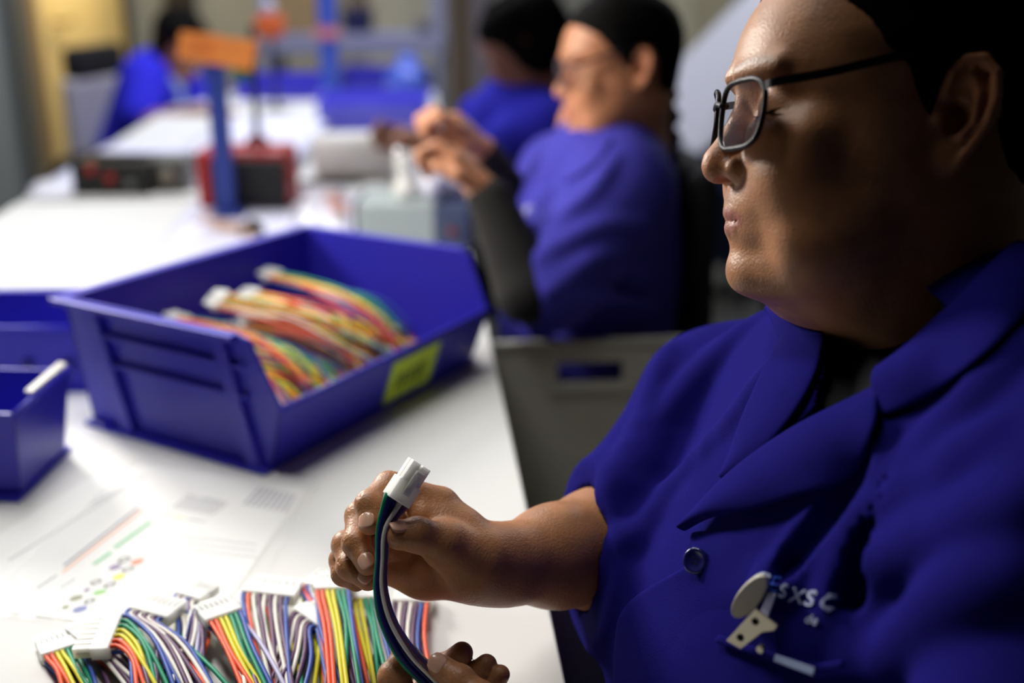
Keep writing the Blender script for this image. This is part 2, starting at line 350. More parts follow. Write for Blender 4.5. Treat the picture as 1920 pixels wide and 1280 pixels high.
def head_masks(V):
    """albedo masks: lips, brows"""
    x, y, z = V.T; ay = np.abs(y)
    top = -5.05-.25*(ay/2.2)**2*2; bot = -6.85+.8*(ay/2.2)**2
    lip = np.clip((top-z)/.18+.5, 0, 1)*np.clip((z-bot)/.2+.5, 0, 1)*np.clip((2.35-ay)/.3, 0, 1)*(x > 8.6)
    bz = 3.45+.35*np.sin(np.clip((ay-1)/4, 0, 1)*3.0)
    brow = np.clip(1-np.abs(z-bz)/.42, 0, 1)*np.clip((ay-.9)/.4, 0, 1)*np.clip((5.3-ay)/.8, 0, 1)*(x > 6)
    red = np.clip(1-np.linalg.norm(V-np.array([11.3, 0, -2.6]), axis=1)/2.2, 0, 1)+np.clip(1-np.abs(ay-8.6)/1.2, 0, 1)*(np.abs(x+1.3) < 3)*.8
    return lip, brow, red
def skin_mat(name, color, lips, rough=.42):
    if name in _mats: return _mats[name]
    m = mat(name, color, rough, bump=.5, bscale=600, sss=.12, spec=.45)
    nt = m.node_tree; b = nt.nodes['Principled BSDF']; at = nt.nodes.new('ShaderNodeAttribute'); at.attribute_name = 'mask'
    sp = nt.nodes.new('ShaderNodeSeparateColor'); nt.links.new(at.outputs['Color'], sp.inputs['Color'])
    tc = nt.nodes.new('ShaderNodeTexCoord'); n = nt.nodes.new('ShaderNodeTexNoise'); n.inputs['Scale'].default_value = 60; n.inputs['Detail'].default_value = 5; nt.links.new(tc.outputs['Object'], n.inputs['Vector'])
    r = nt.nodes.new('ShaderNodeValToRGB'); r.color_ramp.elements[0].position = .3; r.color_ramp.elements[1].position = .7
    r.color_ramp.elements[0].color = (*[x*.82 for x in color], 1); r.color_ramp.elements[1].color = (*[x*1.1 for x in color], 1); nt.links.new(n.outputs['Fac'], r.inputs['Fac'])
    last = r.outputs['Color']
    for ch, c in (('Blue', (color[0]*1.02, color[1]*.72, color[2]*.72)), ('Red', lips), ('Green', (.02, .013, .01))):
        mx = nt.nodes.new('ShaderNodeMix'); mx.data_type = 'RGBA'; mx.inputs[7].default_value = (*c, 1)
        nt.links.new(sp.outputs[ch], mx.inputs[0]); nt.links.new(last, mx.inputs[6]); last = mx.outputs[2]
    nt.links.new(last, b.inputs['Base Color']); return m
def pose(yaw, pitch, roll, pos, scale):
    cr, sr = math.cos(roll), math.sin(roll); cp, sp = math.cos(pitch), math.sin(pitch); cy, sy = math.cos(yaw), math.sin(yaw)
    Rx = np.array([[1, 0, 0], [0, cr, -sr], [0, sr, cr]]); Ry = np.array([[cp, 0, sp], [0, 1, 0], [-sp, 0, cp]]); Rz = np.array([[cy, -sy, 0], [sy, cy, 0], [0, 0, 1.]])
    return (np.diag([-1, -1, 1.])@Rz@Ry@Rx)*scale/100, np.array(pos)
def in_poly(x, z, P):
    """signed distance to a polygon in a plane (negative inside)"""
    d = np.full(np.broadcast(x, z).shape, 1e9, np.float32); s = np.zeros(d.shape, bool); n = len(P)
    for i in range(n):
        (ax, az), (bx, bz) = P[i], P[(i+1) % n]; ex, ez = bx-ax, bz-az
        t = np.clip(((x-ax)*ex+(z-az)*ez)/(ex*ex+ez*ez), 0, 1); d = np.minimum(d, (x-ax-t*ex)**2+(z-az-t*ez)**2)
        c = ((az > z) != (bz > z)); s ^= c & (x < (bx-ax)*(z-az)/(bz-az+1e-12)+ax)
    return np.where(s, -1, 1)*np.sqrt(d)
def hair_field(f, h, grow, poly, lo=(-13.5, -10, -12), hi=(11, 10, 14.5)):
    g = Field(lo, hi, h)
    def fn(X, Y, Z):
        # hairline drawn in side view; the hair thins out towards it and is combed in shallow furrows
        P = in_poly(X+0*Z, Z+0*X, poly); t = np.clip(-P/2.2, 0, 1); t = t*t*(3-2*t); Zc = np.minimum(Z, 12.0); cap_ = np.sqrt(np.maximum(X+1, -X-1)**2+Y*Y)
        d = f.base(X, Y, Zc)+np.where(Z > 12, (Z-12)*.6, 0)-grow*(.12+.88*t)-.05*t*np.sin(Y*7+X*.5)
        d = np.maximum(d, Z-12.9-grow*.4); return np.maximum(d, P*.8).astype(np.float32)
    g.op(fn, lo, hi, 0); return g
def glasses(root, A, o, rim_mat, lens_mat, c0=(11.1, 0, .5), wl=5.4, hl=4.1, temple=True, th=.17, lens=True):
    """spectacles as parts: two lenses, rims, bridge, temples"""
    L = lambda p: o+A@np.array(p)
    g = link_group = []
    for s in (1, -1):
        P = []
        for k in range(28):
            q = 2*math.pi*k/28; cx, cz = math.cos(q), math.sin(q); e = .55
            y = math.copysign(abs(cx)**e, cx)*wl/2; z = math.copysign(abs(cz)**e, cz)*hl/2
            if z < 0: y *= 1-.10*abs(z)/(hl/2)
            yy = s*(3.35+y); xx = c0[0]-.034*yy*yy-.10*z
            if z < -.0: xx -= .0
            P.append((xx, yy, c0[2]+z))
        P = np.array(P)
        MB().tube([L(p) for p in np.vstack([P, P[:2]])], th*.0108, 8, False).build('rim', rim_mat, root, True)
        if lens:
            ce = P.mean(0); V = [L(ce+(p-ce)*f_) for f_ in (1, .66, .33) for p in P]; n = len(P)
            for a_, f_ in ((1, .66), (2, .33)):
                for i in range(n): V[a_*n+i] = L(ce+(P[i]-ce)*f_+np.array([.10*(1-f_*f_), 0, 0]))
            V.append(L(ce+np.array([.10, 0, 0]))); F = [(a_*n+i, a_*n+(i+1) % n, a_*n+n+(i+1) % n, a_*n+n+i) for a_ in (0, 1) for i in range(n)]+[(2*n+i, 2*n+(i+1) % n, 3*n) for i in range(n)]
            nn = np.cross(V[1]-V[0], V[n]-V[0])
            if nn@(A@np.array([1., 0, 0])) < 0: F = [f[::-1] for f in F]
            link('lens', mesh('lens', V, F), lens_mat, root, True)
        if temple:
            h0 = (c0[0]-1.25, s*6.05, c0[2]+1.4)
            T = [L(h0), L((c0[0]-1.75, s*6.75, c0[2]+1.55)), L((6.5, s*7.45, 2.5)), L((3, s*7.75, 3.3)), L((0.3, s*8.0, 3.6)), L((-1.2, s*8.05, 3.2)), L((-2.6, s*7.9, 1.6))]
            Q = spline(T, 26); U = A@np.array([0, 0, 1]); U /= np.linalg.norm(U); m = MB(); V = []; F = []
            for i, p in enumerate(Q):
                N = A@np.array([0, s, 0]); N /= np.linalg.norm(N); hh = .0026 if i < 18 else .002
                V += [p+U*hh-N*.0009, p+U*hh+N*.0009, p-U*hh+N*.0009, p-U*hh-N*.0009]
            for i in range(len(Q)-1):
                for k in range(4): F.append((i*4+k, i*4+(k+1) % 4, i*4+4+(k+1) % 4, i*4+4+k))
            F += [(3, 2, 1, 0), tuple(len(V)-4+i for i in range(4))]
            m.add(V, F).build('temple', rim_mat, root)
    MB().tube(spline([L((c0[0]-.02, 1.0, c0[2]+.75)), L((c0[0]+.12, 0, c0[2]+.95)), L((c0[0]-.02, -1.0, c0[2]+.75))], 9), th*.012, 8).build('bridge', rim_mat, root, True)

def thin_lens(name, tint):
    m = bpy.data.materials.new(name); m.use_nodes = True; nt = m.node_tree; nt.nodes.clear()
    o = nt.nodes.new('ShaderNodeOutputMaterial'); mx = nt.nodes.new('ShaderNodeMixShader'); t = nt.nodes.new('ShaderNodeBsdfTransparent'); g = nt.nodes.new('ShaderNodeBsdfGlossy'); fr = nt.nodes.new('ShaderNodeFresnel')
    t.inputs['Color'].default_value = (.97, .97, .98, 1); g.inputs['Roughness'].default_value = .03; g.inputs['Color'].default_value = (*tint, 1); fr.inputs['IOR'].default_value = 1.9
    nt.links.new(fr.outputs[0], mx.inputs[0]); nt.links.new(t.outputs[0], mx.inputs[1]); nt.links.new(g.outputs[0], mx.inputs[2]); nt.links.new(mx.outputs[0], o.inputs['Surface']); return m
# ------------------------------------------------------------------ the worker in front
SKIN = skin_mat('tan_skin', S(178, 124, 84), S(160, 100, 86))
BLACKHAIR = mat('black_hair', (.004, .0035, .0035), .8, bump=.3, bscale=60, stretch=(3, 30, 30), spec=.06)
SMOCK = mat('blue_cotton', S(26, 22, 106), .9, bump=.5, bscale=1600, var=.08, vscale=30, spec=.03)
p1 = empty('person', (.33, .70, 0), 'worker with black glasses and short blue smock holding a wire harness, nearest the camera', 'person')
A1, o1 = pose(math.radians(3), math.radians(-.54), math.radians(12.9), (.2504, .7614, 1.1745), 1.03)
f1 = head_field(.17)
hv, hq = f1.mesh(2)
lip, brow, red = head_masks(hv)
head_w = hv@A1.T+o1
hmask = np.stack([lip*.9, brow*.55, red*.5], 1)
g1 = hair_field(f1, .22, .6, [(9.0, 8.4), (7.2, 7.6), (5.6, 6.9), (4.2, 5.6), (3.2, 4.0), (1.9, 2.9), (1.2, .8), (.5, -.2), (-.3, 1.5), (-1.5, 3.6), (-3.0, 3.2), (-3.9, 1.0), (-3.6, -3.0), (-5, -6.5), (-12.5, -8), (-14, 15), (9, 15)])
g1.ell((-11.5, 0, 3), (3.2, 3.4, 3.4), .8)
v, q = g1.mesh(2); link('hair', fast_mesh('hair', v@A1.T+o1, q), BLACKHAIR, p1)
# --- hands and forearms: joints given as picture position + distance, all in world centimetres afterwards
def J(u, v, d): return W(u, v, d)*100
def hand(fingers, palm, arm, h=.12, pad=3, dorsal=None):
    allp = np.vstack([p for f in fingers for p in f[0]]+[p[0] for p in palm]+[p[1] for p in palm]+[np.array(a[0]) for a in arm])
    lo = allp.min(0)-pad; hi = allp.max(0)+pad
    base = Field(lo, hi, h)
    for a, b, ra, rb, k in palm: base.cap(a, b, ra, rb, k)
    for i in range(len(arm)-1): base.cap(arm[i][0], arm[i+1][0], arm[i][1], arm[i+1][1], 1.2)
    out = None
    for P, R, k in fingers:
        g = base.blank(); g.chain(P, R, .25)
        for i in range(1, len(P)-1):         # knuckle creases and joint swelling
            g.ell(P[i], R[i]*1.02, .4)
        d = smin(base.D, g.D, k); out = d if out is None else np.minimum(out, d)
    base.D = out
    if dorsal:
        for (P, R, k), n in zip(fingers, dorsal):
            if n is None: continue
            for i in (1, 2):
                ax = np.array(P[i+1])-np.array(P[i-1]); ax /= np.linalg.norm(ax); nn = np.array(n)-ax*(np.array(n)@ax); nn /= np.linalg.norm(nn); sd = np.cross(ax, nn)
                for t in (-.28, -.02, .24):
                    c = np.array(P[i])+ax*t+nn*R[i]*1.06; e = c-nn*.28
                    base.chain([e-sd*R[i]*.6, c, e+sd*R[i]*.6], [.01, .03, .01], .13, 'sub')
    return base
def nail(P, R, toward, parent, m, L=1.15, wd=.62, sh=.30):
    """a curved fingernail plate on the last phalanx; toward = direction the nail faces"""
    tip, dip = np.array(P[-1]), np.array(P[-2]); ax = (tip-dip)/np.linalg.norm(tip-dip); n = np.array(toward, float); n = n-ax*(n@ax); n /= np.linalg.norm(n); s = np.cross(ax, n)
    r = R[-1]*1.02; c = tip+ax*sh; V = []; F = []
    nu, nv = 9, 8
    for i in range(nu):
        t = i/(nu-1); x = (t-.62)*L
        wv = wd*(1-(abs(t-.5)*2)**3*.98)**.5
        for j in range(nv):
            a = (j/(nv-1)-.5)*2*wv/r*1.0
            bend = .10*(t-.5)**2*4
            V.append((c+ax*x*1.0+r*(n*math.cos(a)+s*math.sin(a))+n*(.03-bend*.6))/100)
    for i in range(nu-1):
        for j in range(nv-1): F.append((i*nv+j, i*nv+j+1, (i+1)*nv+j+1, (i+1)*nv+j))
    o = link('fingernail', mesh('fingernail', V, F), m, parent, True)
    md = o.modifiers.new('thickness', 'SOLIDIFY'); md.thickness = .0006; md.offset = 0
    return o
NAIL = mat('nail', S(222, 172, 148), .22, spec=.7, sss=.1)
DH = .80
def D(c): return DH+c/100
rf = [  # right hand: index, middle, ring, little, thumb
 ([J(822, 942, D(2.2)), J(730, 912, D(.6)), J(692, 946, D(-1.4)), J(694, 980, D(-2.2))], [1.15, 1.02, .92, .84], .7),
 ([J(815, 978, D(3.0)), J(676, 968, D(1.2)), J(668, 1018, D(-.9)), J(690, 1056, D(-1.9))], [1.15, 1.04, .92, .84], .7),
 ([J(815, 1030, D(3.2)), J(650, 1022, D(1.4)), J(656, 1062, D(-.2)), J(690, 1086, D(-1.2))], [1.15, 1.0, .88, .8], .7),
 ([J(800, 1075, D(3.0)), J(643, 1050, D(2.2)), J(644, 1075, D(1.4)), J(668, 1090, D(.6))], [1.2, .92, .8, .72], .7),
 ([J(880, 1058, D(-.2)), J(832, 1020, D(-1.6)), J(783, 1002, D(-2.5)), J(748, 1003, D(-2.9))], [1.75, 1.4, 1.15, 1.0], .8)]
rp = [(J(905, 1046, D(1.0)), J(830, 955, D(2.2)), 2.1, 1.4, .6), (J(905, 1050, D(1.6)), J(822, 985, D(3.0)), 2.2, 1.5, .8), (J(905, 1055, D(2.0)), J(822, 1030, D(3.2)), 2.4, 1.5, .8),
      (J(895, 1068, D(1.8)), J(790, 1075, D(2.6)), 2.3, 1.75, .8), (J(900, 1050, D(.3)), J(840, 1022, D(-.8)), 2.2, 1.7, 1.0), (J(870, 990, D(1.0)), J(795, 965, D(.8)), 1.2, 1.15, 1.0),
      (J(800, 1075, D(2.4)), J(725, 1060, D(3.0)), 1.7, 1.2, .8)]
ra = [(J(895, 1058, D(1.4)), 2.5), (J(950, 1058, D(2.6)), 2.75), (J(1040, 1042, D(6)), 3.75), (J(1130, 1028, D(10)), 4.7), (J(1280, 1000, D(21)), 5.2)]
_c = -vdir(690, 1000)
rh = hand(rf, rp, ra, dorsal=[_c*.5+np.array([-.8, 0, .6]), _c*.6+np.array([-.8, 0, .4]), _c*.6+np.array([-.8, 0, .4]), _c*.5+np.array([-1, 0, 0]), None]); rv, rq = rh.mesh(2)
# left hand, coming up from below the frame
DL = .765
def E(c): return DL+c/100
lf = [
 ([J(800, 1400, E(0)), J(738, 1268, E(1.0)), J(760, 1232, E(2.2)), J(800, 1262, E(2.8))], [1.15, 1.0, .9, .8], .6),
 ([J(838, 1400, E(1.0)), J(790, 1300, E(3.4)), J(835, 1250, E(3.2)), J(866, 1224, E(2.6))], [1.1, .98, .9, .8], .5),
 ([J(880, 1405, E(1.4)), J(850, 1320, E(3.2)), J(885, 1268, E(2.8)), J(912, 1246, E(2.3))], [1.05, .93, .85, .76], .5),
 ([J(920, 1410, E(1.4)), J(898, 1340, E(2.6)), J(922, 1290, E(2.2)), J(938, 1264, E(1.8))], [.95, .82, .74, .68], .5),
 ([J(950, 1400, E(-2.5)), J(900, 1312, E(-1.6)), J(862, 1275, E(-.8)), J(826, 1250, E(-.2))], [1.5, 1.15, .95, .85], .6)]
lp = [(J(930, 1500, E(-.5)), J(800, 1400, E(0)), 2.3, 1.35, .8), (J(930, 1500, E(-.5)), J(838, 1400, E(.8)), 2.3, 1.3, .8), (J(930, 1500, E(0)), J(880, 1405, E(1.2)), 2.3, 1.25, .8), (J(930, 1500, E(0)), J(918, 1410, E(1.2)), 2.3, 1.2, .8), (J(930, 1500, E(-1)), J(930, 1400, E(-2)), 2.3, 1.6, 1)]
le = np.array([19., 38., 76.])
wr = J(935, 1510, E(-.5)); la = [(wr, 2.7), (wr+(le-wr)*.4, 3.7), (wr+(le-wr)*.75, 4.6), (le, 4.9)]
lh = hand(lf, lp, la); lv, lq = lh.mesh(2)
def bridge(V, Q, a, b, via, r):
    """joins two shells of a body under the clothes: opens one face near a and one near b and runs a limb between them"""
    Q = np.asarray(Q); lab = labels(len(V), Q); C = V[Q].mean(1); ia = int(np.argmin(((C-a)**2).sum(1))); la_ = lab[Q[ia, 0]]; ib = int(np.argmin(((C-b)**2).sum(1)+9*(lab[Q[:, 0]] == la_))); Q = list(map(tuple, Q))
    A, B = Q[ia], Q[ib]; pa, pb = C[ia], C[ib]; path = [np.asarray(p) for p in via]; rings = [list(A)]; V = list(V)
    pts = [pa]+path+[pb]
    for i, p in enumerate(path):
        t = pts[i+2]-pts[i]; t /= np.linalg.norm(t); ref = V[A[0]]-pa; n = ref-t*(ref@t); n /= np.linalg.norm(n)+1e-9; m = np.cross(t, n); ring = []
        sg = 1 if np.cross(V[A[0]]-pa, V[A[1]]-pa)@(pts[1]-pa) > 0 else -1
        for k in range(4): V.append(p+r*(n*math.cos(k*math.pi/2)+sg*m*math.sin(k*math.pi/2))); ring.append(len(V)-1)
        rings.append(ring)
    last = rings[-1]; P = np.array([V[i] for i in last]); best = None
    for rev in (0, 1):
        for sft in range(4):
            o = list(B)[::-1] if rev else list(B); o = o[sft:]+o[:sft]; e = sum(np.linalg.norm(P[k]-V[o[k]]) for k in range(4))
            if best is None or e < best[0]: best = (e, o)
    rings.append(best[1]); keep = [q for i, q in enumerate(Q) if i not in (ia, ib)]
    for R0, R1 in zip(rings[:-1], rings[1:]):
        for k in range(4): keep.append((R0[k], R0[(k+1) % 4], R1[(k+1) % 4], R1[k]))
    return np.array(V), np.array(keep)
bv, bq = join([(head_w, hq), (rv/100, rq), (lv/100, lq)])
nb = np.array([.30, .765, .985])
bv, bq = bridge(bv, bq, ra[-1][0]/100+np.array([.04, 0, .02]), nb, [np.array([.20, .90, .93]), np.array([.25, .84, .96])], .035)
bv, bq = bridge(bv, bq, le/100+np.array([.03, 0, .03]), nb+np.array([.02, -.03, 0]), [np.array([.27, .50, .93]), np.array([.29, .62, .97])], .035)
body = fast_mesh('body', bv, bq)
vcolor(body, 'mask', np.vstack([hmask, np.zeros((len(bv)-len(hmask), 3))]))
link('body', body, SKIN, p1)
cdir = lambda u, v: -vdir(u, v)
up = np.array([0, 0, 1.])
for i, tw in ((0, cdir(690, 970)+np.array([-.35, 0, .1])), (1, cdir(685, 1045)+np.array([-.15, 0, .25])), (2, cdir(680, 1085)+np.array([-.1, 0, .35])), (4, cdir(740, 990)*.35+np.array([-.35, .0, .9]))):
    nail(rf[i][0], rf[i][1], tw, p1, NAIL, L=1.2 if i < 4 else 1.3, wd=.6 if i < 4 else .75)
nail(lf[4][0], lf[4][1], cdir(826, 1245)+np.array([-.2, 0, .5]), p1, NAIL, L=1.2, wd=.72)
RIM = mat('black_acetate', (.01, .01, .014), .4, spec=.2)
LENS = thin_lens('spectacle_lens', (.95, .9, 1))
glasses(p1, A1, o1, RIM, LENS)
# eyelashes
for s in (1, -1):
    MB().tube([o1+A1@np.array(p) for p in ((9.42, 2.0*s, .5), (9.45, 3.2*s, .35), (8.95, 4.75*s, .6), (8.6, 5.2*s, .75))], [.0003, .0008, .0009, .0003], 6).build('eyelash', BLACKHAIR, p1, True)
# ------------------------------------------------------------------ his smock, T-shirt, badge
def smock_field(h):
    f = Field((2, 26, 58), (58, 106, 116), h)
    f.ell((29, 72, 78), (22, 24, 20), 0); f.ell((29.5, 72, 92), (15.5, 21, 15.5), 5); f.ell((32, 72, 64), (24, 26, 16), 6)
    f.cap((30, 75, 101), (21.5, 89, 93.5), 6.4, 6.2, 5); f.cap((31, 71, 105), (30, 50, 101), 6.5, 7.5, 5)
    f.cap(J(1335, 755, .97), J(1250, 945, .95), 6.4, 6.6, 3)
    g = f.blank(); g.cap(J(1245, 955, .945), J(1130, 1012, .905), 6.6, 6.0, 0); g.cap(J(1150, 1015, .90), J(1125, 1080, .87), 6.2, 5.4, 2)
    hn = np.array([-.96, -.2, .2]); hp = J(1100, 990, .89); g.op(lambda X, Y, Z: ((X-hp[0])*hn[0]+(Y-hp[1])*hn[1]+(Z-hp[2])*hn[2]).astype(np.float32), f.lo, f.lo+f.n*f.h, .4, 'and')
    f.D = smin(f.D, g.D, 3)
    f.cap((30, 49, 100), (21, 38, 80), 8, 7.2, 4); f.cap((21, 38, 80), (15, 42, 77), 7, 6.5, 3)
    return f
def ray_hit(bvh, u, v, off=0):
    d = Vector(vdir(u, v)); h = bvh.ray_cast(Vector(CAM), d, 3)
    if h[0] is None: return None
    n = h[1] if h[1].dot(d) < 0 else -h[1]
    return np.array(h[0])+np.array(n)*off
def bvh_of(V, Q): return BVHTree.FromPolygons([tuple(p) for p in V], [tuple(q) for q in Q])
cv, cq = smock_field(1.0).mesh(1); B0 = bvh_of(cv/100, cq)
sf = smock_field(.4)
def ridge(pts, r, k=1.6, sink=.6, mode='add'):
    P = [ray_hit(B0, *p, off=-sink/100) for p in pts]
    P = [p*100 for p in P if p is not None]
    if len(P) > 1: sf.chain(spline(P, 10), r, k, mode)
# folds running from the shoulders and the armpit over the chest
for pts, r in (([(1420, 600), (1330, 680), (1240, 790), (1190, 900)], .8), ([(1455, 680), (1370, 790), (1270, 900), (1200, 1000)], .6), ([(1250, 660), (1215, 760), (1160, 880), (1130, 960)], .7),
               ([(1690, 800), (1600, 900), (1500, 1040), (1420, 1120)], .9), ([(1730, 850), (1660, 960), (1590, 1060), (1560, 1180)], 1.0), ([(1790, 880), (1720, 1000), (1640, 1160), (1600, 1270)], 1.0),
               ([(1850, 820), (1740, 900), (1640, 980)], .9), ([(1900, 950), (1760, 1000), (1640, 1060)], 1.1), ([(1900, 1080), (1760, 1130), (1650, 1260)], 1.2),
               ([(1180, 1000), (1130, 1060), (1110, 1110)], .6), ([(1920, 640), (1820, 760), (1740, 840)], .9)):
    ridge(pts, r)
for pts, r in (([(1640, 850), (1560, 960), (1470, 1080)], .5), ([(1700, 900), (1640, 1010), (1590, 1130)], .6), ([(1700, 1010), (1640, 1030), (1615, 1120)], .7),):
    ridge(pts, r*.5, 1.2, -.1, 'sub')
sf.chain([np.array(a[0]) for a in ra[2:4]], [3.9, 5.0], .3, 'sub')                 # hollow sleeve round the forearm
sv, sq = sf.mesh(1); sv = sv/100
# open the front: drop the cloth inside the V of the lapels
VOPEN = [(1500, 560), (1556, 640), (1522, 765), (1420, 868), (1365, 905), (1440, 850), (1513, 800), (1640, 730), (1700, 672), (1790, 590), (1740, 540)]
def px(V):
    q = V-CAM; d = q@_F; return 960+FPX*(q@_R)/d, 640-FPX*(q@_U)/d, d
fc = sv[sq].mean(1); pu, pv_, pd = px(fc)
drop = (in_poly(pu, pv_, VOPEN) < 0) & (pd < .84) & (fc[:, 0] < .30)
B1 = bvh_of(sv, sq)
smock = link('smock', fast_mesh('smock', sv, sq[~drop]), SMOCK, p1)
md = smock.modifiers.new('cloth', 'SOLIDIFY'); md.thickness = .0018; md.offset = -1
SHIRT = mat('black_knit', S(34, 34, 38), .9, bump=.5, bscale=1200, spec=.2)
tf = Field((10, 50, 84), (48, 96, 112), .5)
tf.ell((29.5, 72, 92), (14.4, 20, 14.6), 0); tf.cap((30.5, 75, 98), (30.5, 77, 107.0), 7.4, 7.3, 3); tf.cap((30, 75, 100), (20, 90, 94), 5.5, 5.5, 4); tf.cap((31, 71, 103), (30, 52, 100), 5.6, 6, 4)
tv, tq = tf.mesh(1); link('t_shirt', fast_mesh('t_shirt', tv/100, tq), SHIRT, p1)
def strip(name, A, B, m, parent, offa, offb, nu=26, nv=7, bvh=B1, th=.0022, bulge=0, dref=1.):
    """cloth band between two picture-traced lines, laid on the body and lifted off it"""
    pa = spline([(*p, 0) for p in A], nu)[:, :2]; pb = spline([(*p, 0) for p in B], nu)[:, :2]; V = []; F = []; last = None
    for i in range(nu):
        for j in range(nv):
            t = j/(nv-1); u, v = pa[i]*(1-t)+pb[i]*t
            off = (offa[0]+(offa[1]-offa[0])*i/(nu-1))*(1-t)+offb*t+bulge*math.sin(math.pi*t)
            p = ray_hit(bvh, u, v, off)
            if p is None:
                ref = CAM+vdir(u, v)*(np.linalg.norm(last-CAM) if last is not None else dref); p = np.array(bvh.find_nearest(Vector(ref))[0])
            last = p; V.append(p)
    V = np.array(V).reshape(nu, nv, 3)
    for _ in range(3):
        V[1:-1] = .5*V[1:-1]+.25*(V[2:]+V[:-2]); V[:, 1:-1] = .5*V[:, 1:-1]+.25*(V[:, 2:]+V[:, :-2])
    for i in range(nu-1):
        for j in range(nv-1): F.append((i*nv+j, i*nv+j+1, (i+1)*nv+j+1, (i+1)*nv+j))
    o = link(name, mesh(name, V.reshape(-1, 3), F), m, parent, True)
    md = o.modifiers.new('cloth', 'SOLIDIFY'); md.thickness = th; md.offset = 0
    md = o.modifiers.new('smooth', 'SUBSURF'); md.levels = 1; md.render_levels = 1
    return o
strip('lapel', [(1683, 712), (1600, 755), (1513, 797), (1430, 852), (1365, 910), (1312, 975), (1298, 1000)], [(1660, 792), (1640, 835), (1590, 890), (1513, 935), (1420, 962), (1350, 975), (1300, 1003)], SMOCK, p1, (.004, .010), .007, bulge=.006)
strip('lapel', [(1556, 640), (1540, 705), (1500, 780), (1440, 850), (1368, 905)], [(1470, 640), (1439, 693), (1408, 760), (1385, 830), (1362, 895)], SMOCK, p1, (.005, .004), .004, bulge=.004)
strip('collar', [(1650, 700), (1720, 655), (1800, 585), (1880, 500), (1960, 400)], [(1664, 788), (1740, 755), (1830, 695), (1920, 610), (1990, 520)], SMOCK, p1, (.006, .012), .004, bulge=.008)
strip('collar', [(1560, 640), (1530, 618), (1490, 590), (1440, 566)], [(1478, 660), (1462, 630), (1450, 600), (1428, 570)], SMOCK, p1, (.006, .006), .004, bulge=.002)
strip('front_panel', [(1300, 1000), (1302, 1058), (1230, 1100), (1172, 1143), (1160, 1200), (1156, 1310)], [(1430, 985), (1420, 1060), (1400, 1120), (1380, 1180), (1370, 1240), (1360, 1310)], SMOCK, p1, (.004, .004), -.003)
# button
bp = ray_hit(B1, 1318, 1056, .006); bn = -vdir(1318, 1056)+np.array([-.55, 0, .1]); bn /= np.linalg.norm(bn); Rb = frame(np.cross(bn, [0, 0, 1]), bn)
but = MB().lathe(bp, [(.0075, -.0012), (.0088, 0), (.0088, .0012), (.0072, .0022), (.0060, .0012), (.0001, .0010)], 24, Rb)
bo = but.build('button', mat('navy_plastic', S(30, 28, 100), .2, spec=.7), p1, True)
for i in range(4):
    a = math.pi/4+i*math.pi/2; c = bp+Rb@np.array([.0022*math.cos(a), .0022*math.sin(a), .0009]); MB().disc(c, Rb[:, 2], .0008, .0004, 10).build('button_hole', mat('hole', (.002, .002, .004), .9), bo)
# embroidered lettering on the chest
THREAD = mat('white_thread', S(190, 200, 235), .8, bump=.8, bscale=2500)
THREADB = mat('blue_thread', S(40, 80, 200), .8)
def glyph(txt, u, v, hpx, rot, m, shear=.0, name='lettering'):
    cu = bpy.data.curves.new('t', 'FONT'); cu.body = txt; cu.size = 1; cu.extrude = 0; cu.shear = shear; cu.resolution_u = 4
    o = bpy.data.objects.new('t', cu); COL.objects.link(o); dg = bpy.context.evaluated_depsgraph_get(); dg.update()
    me = bpy.data.meshes.new_from_object(o.evaluated_get(dg)); bpy.data.objects.remove(o); bpy.data.curves.remove(cu)
    me.name = name; s = hpx/.7; c, sn = math.cos(rot), math.sin(rot)
    for p in me.vertices:
        x, y = p.co.x*s, -p.co.y*s; q = ray_hit(B1, u+x*c-y*sn, v+x*sn+y*c, .0012)
        if q is not None: p.co = q
    me.update(); o = link(name, me, m, p1); md = o.modifiers.new('th', 'SOLIDIFY'); md.thickness = .0008; return o
for t, u, v, h, m in (('C', 1404, 1102, 34, THREAD), ('E', 1438, 1106, 28, THREADB), ('S', 1457, 1117, 25, THREAD), ('X', 1477, 1126, 28, THREAD), ('S', 1507, 1133, 30, THREAD), ('C', 1535, 1139, 28, THREAD), ('de', 1510, 1166, 17, THREAD)):
    glyph(t, u, v, h, .22, m, .15)
# pocket edge and the badge clip hanging on it
strip('pocket', [(1352, 1190), (1430, 1215), (1520, 1240), (1590, 1235)], [(1345, 1205), (1425, 1232), (1518, 1258), (1592, 1252)], SMOCK, p1, (.003, .003), .003, nv=3)
clip = empty('badge_clip', ray_hit(B1, 1410, 1150, .004), 'steel badge clip with white plastic tab on the smock pocket', 'clip')
PLA = mat('ivory_plastic', S(205, 200, 180), .4); STEEL = mat('steel', S(190, 185, 165), .3, metal=.9)
def plate(pxs, m, name, off, th, parent, bevel=.0006):
    P = [ray_hit(B1, u, v, 0)-vdir(u, v)*off for u, v in pxs]; c = np.mean(P, 0); n = -vdir(*np.mean(pxs, 0)); b = frame(P[1]-P[0], n); P = [c+b@np.array([*(b.T@(p-c))[:2], 0]) for p in P]
    return MB().prism(P, b[:, 2]*th).build(name, m, parent, bevel=bevel), b, c
ov = [(1408+30*math.cos(a)*.62+14*math.sin(a)*-1, 1112+44*math.sin(a)) for a in np.linspace(0, 2*math.pi, 22)[:-1]]
ov = [(1408+24*math.cos(a)-18*math.sin(a), 1114+42*math.sin(a)+4*math.cos(a)) for a in np.linspace(0, 2*math.pi, 22)[:-1]]
plate(ov, PLA, 'plastic_tab', .006, .004, clip)
plate([(1436, 1108), (1452, 1112), (1446, 1160), (1430, 1150)], mat('vinyl_strap', S(170, 170, 200), .3), 'strap', .005, .001, clip)
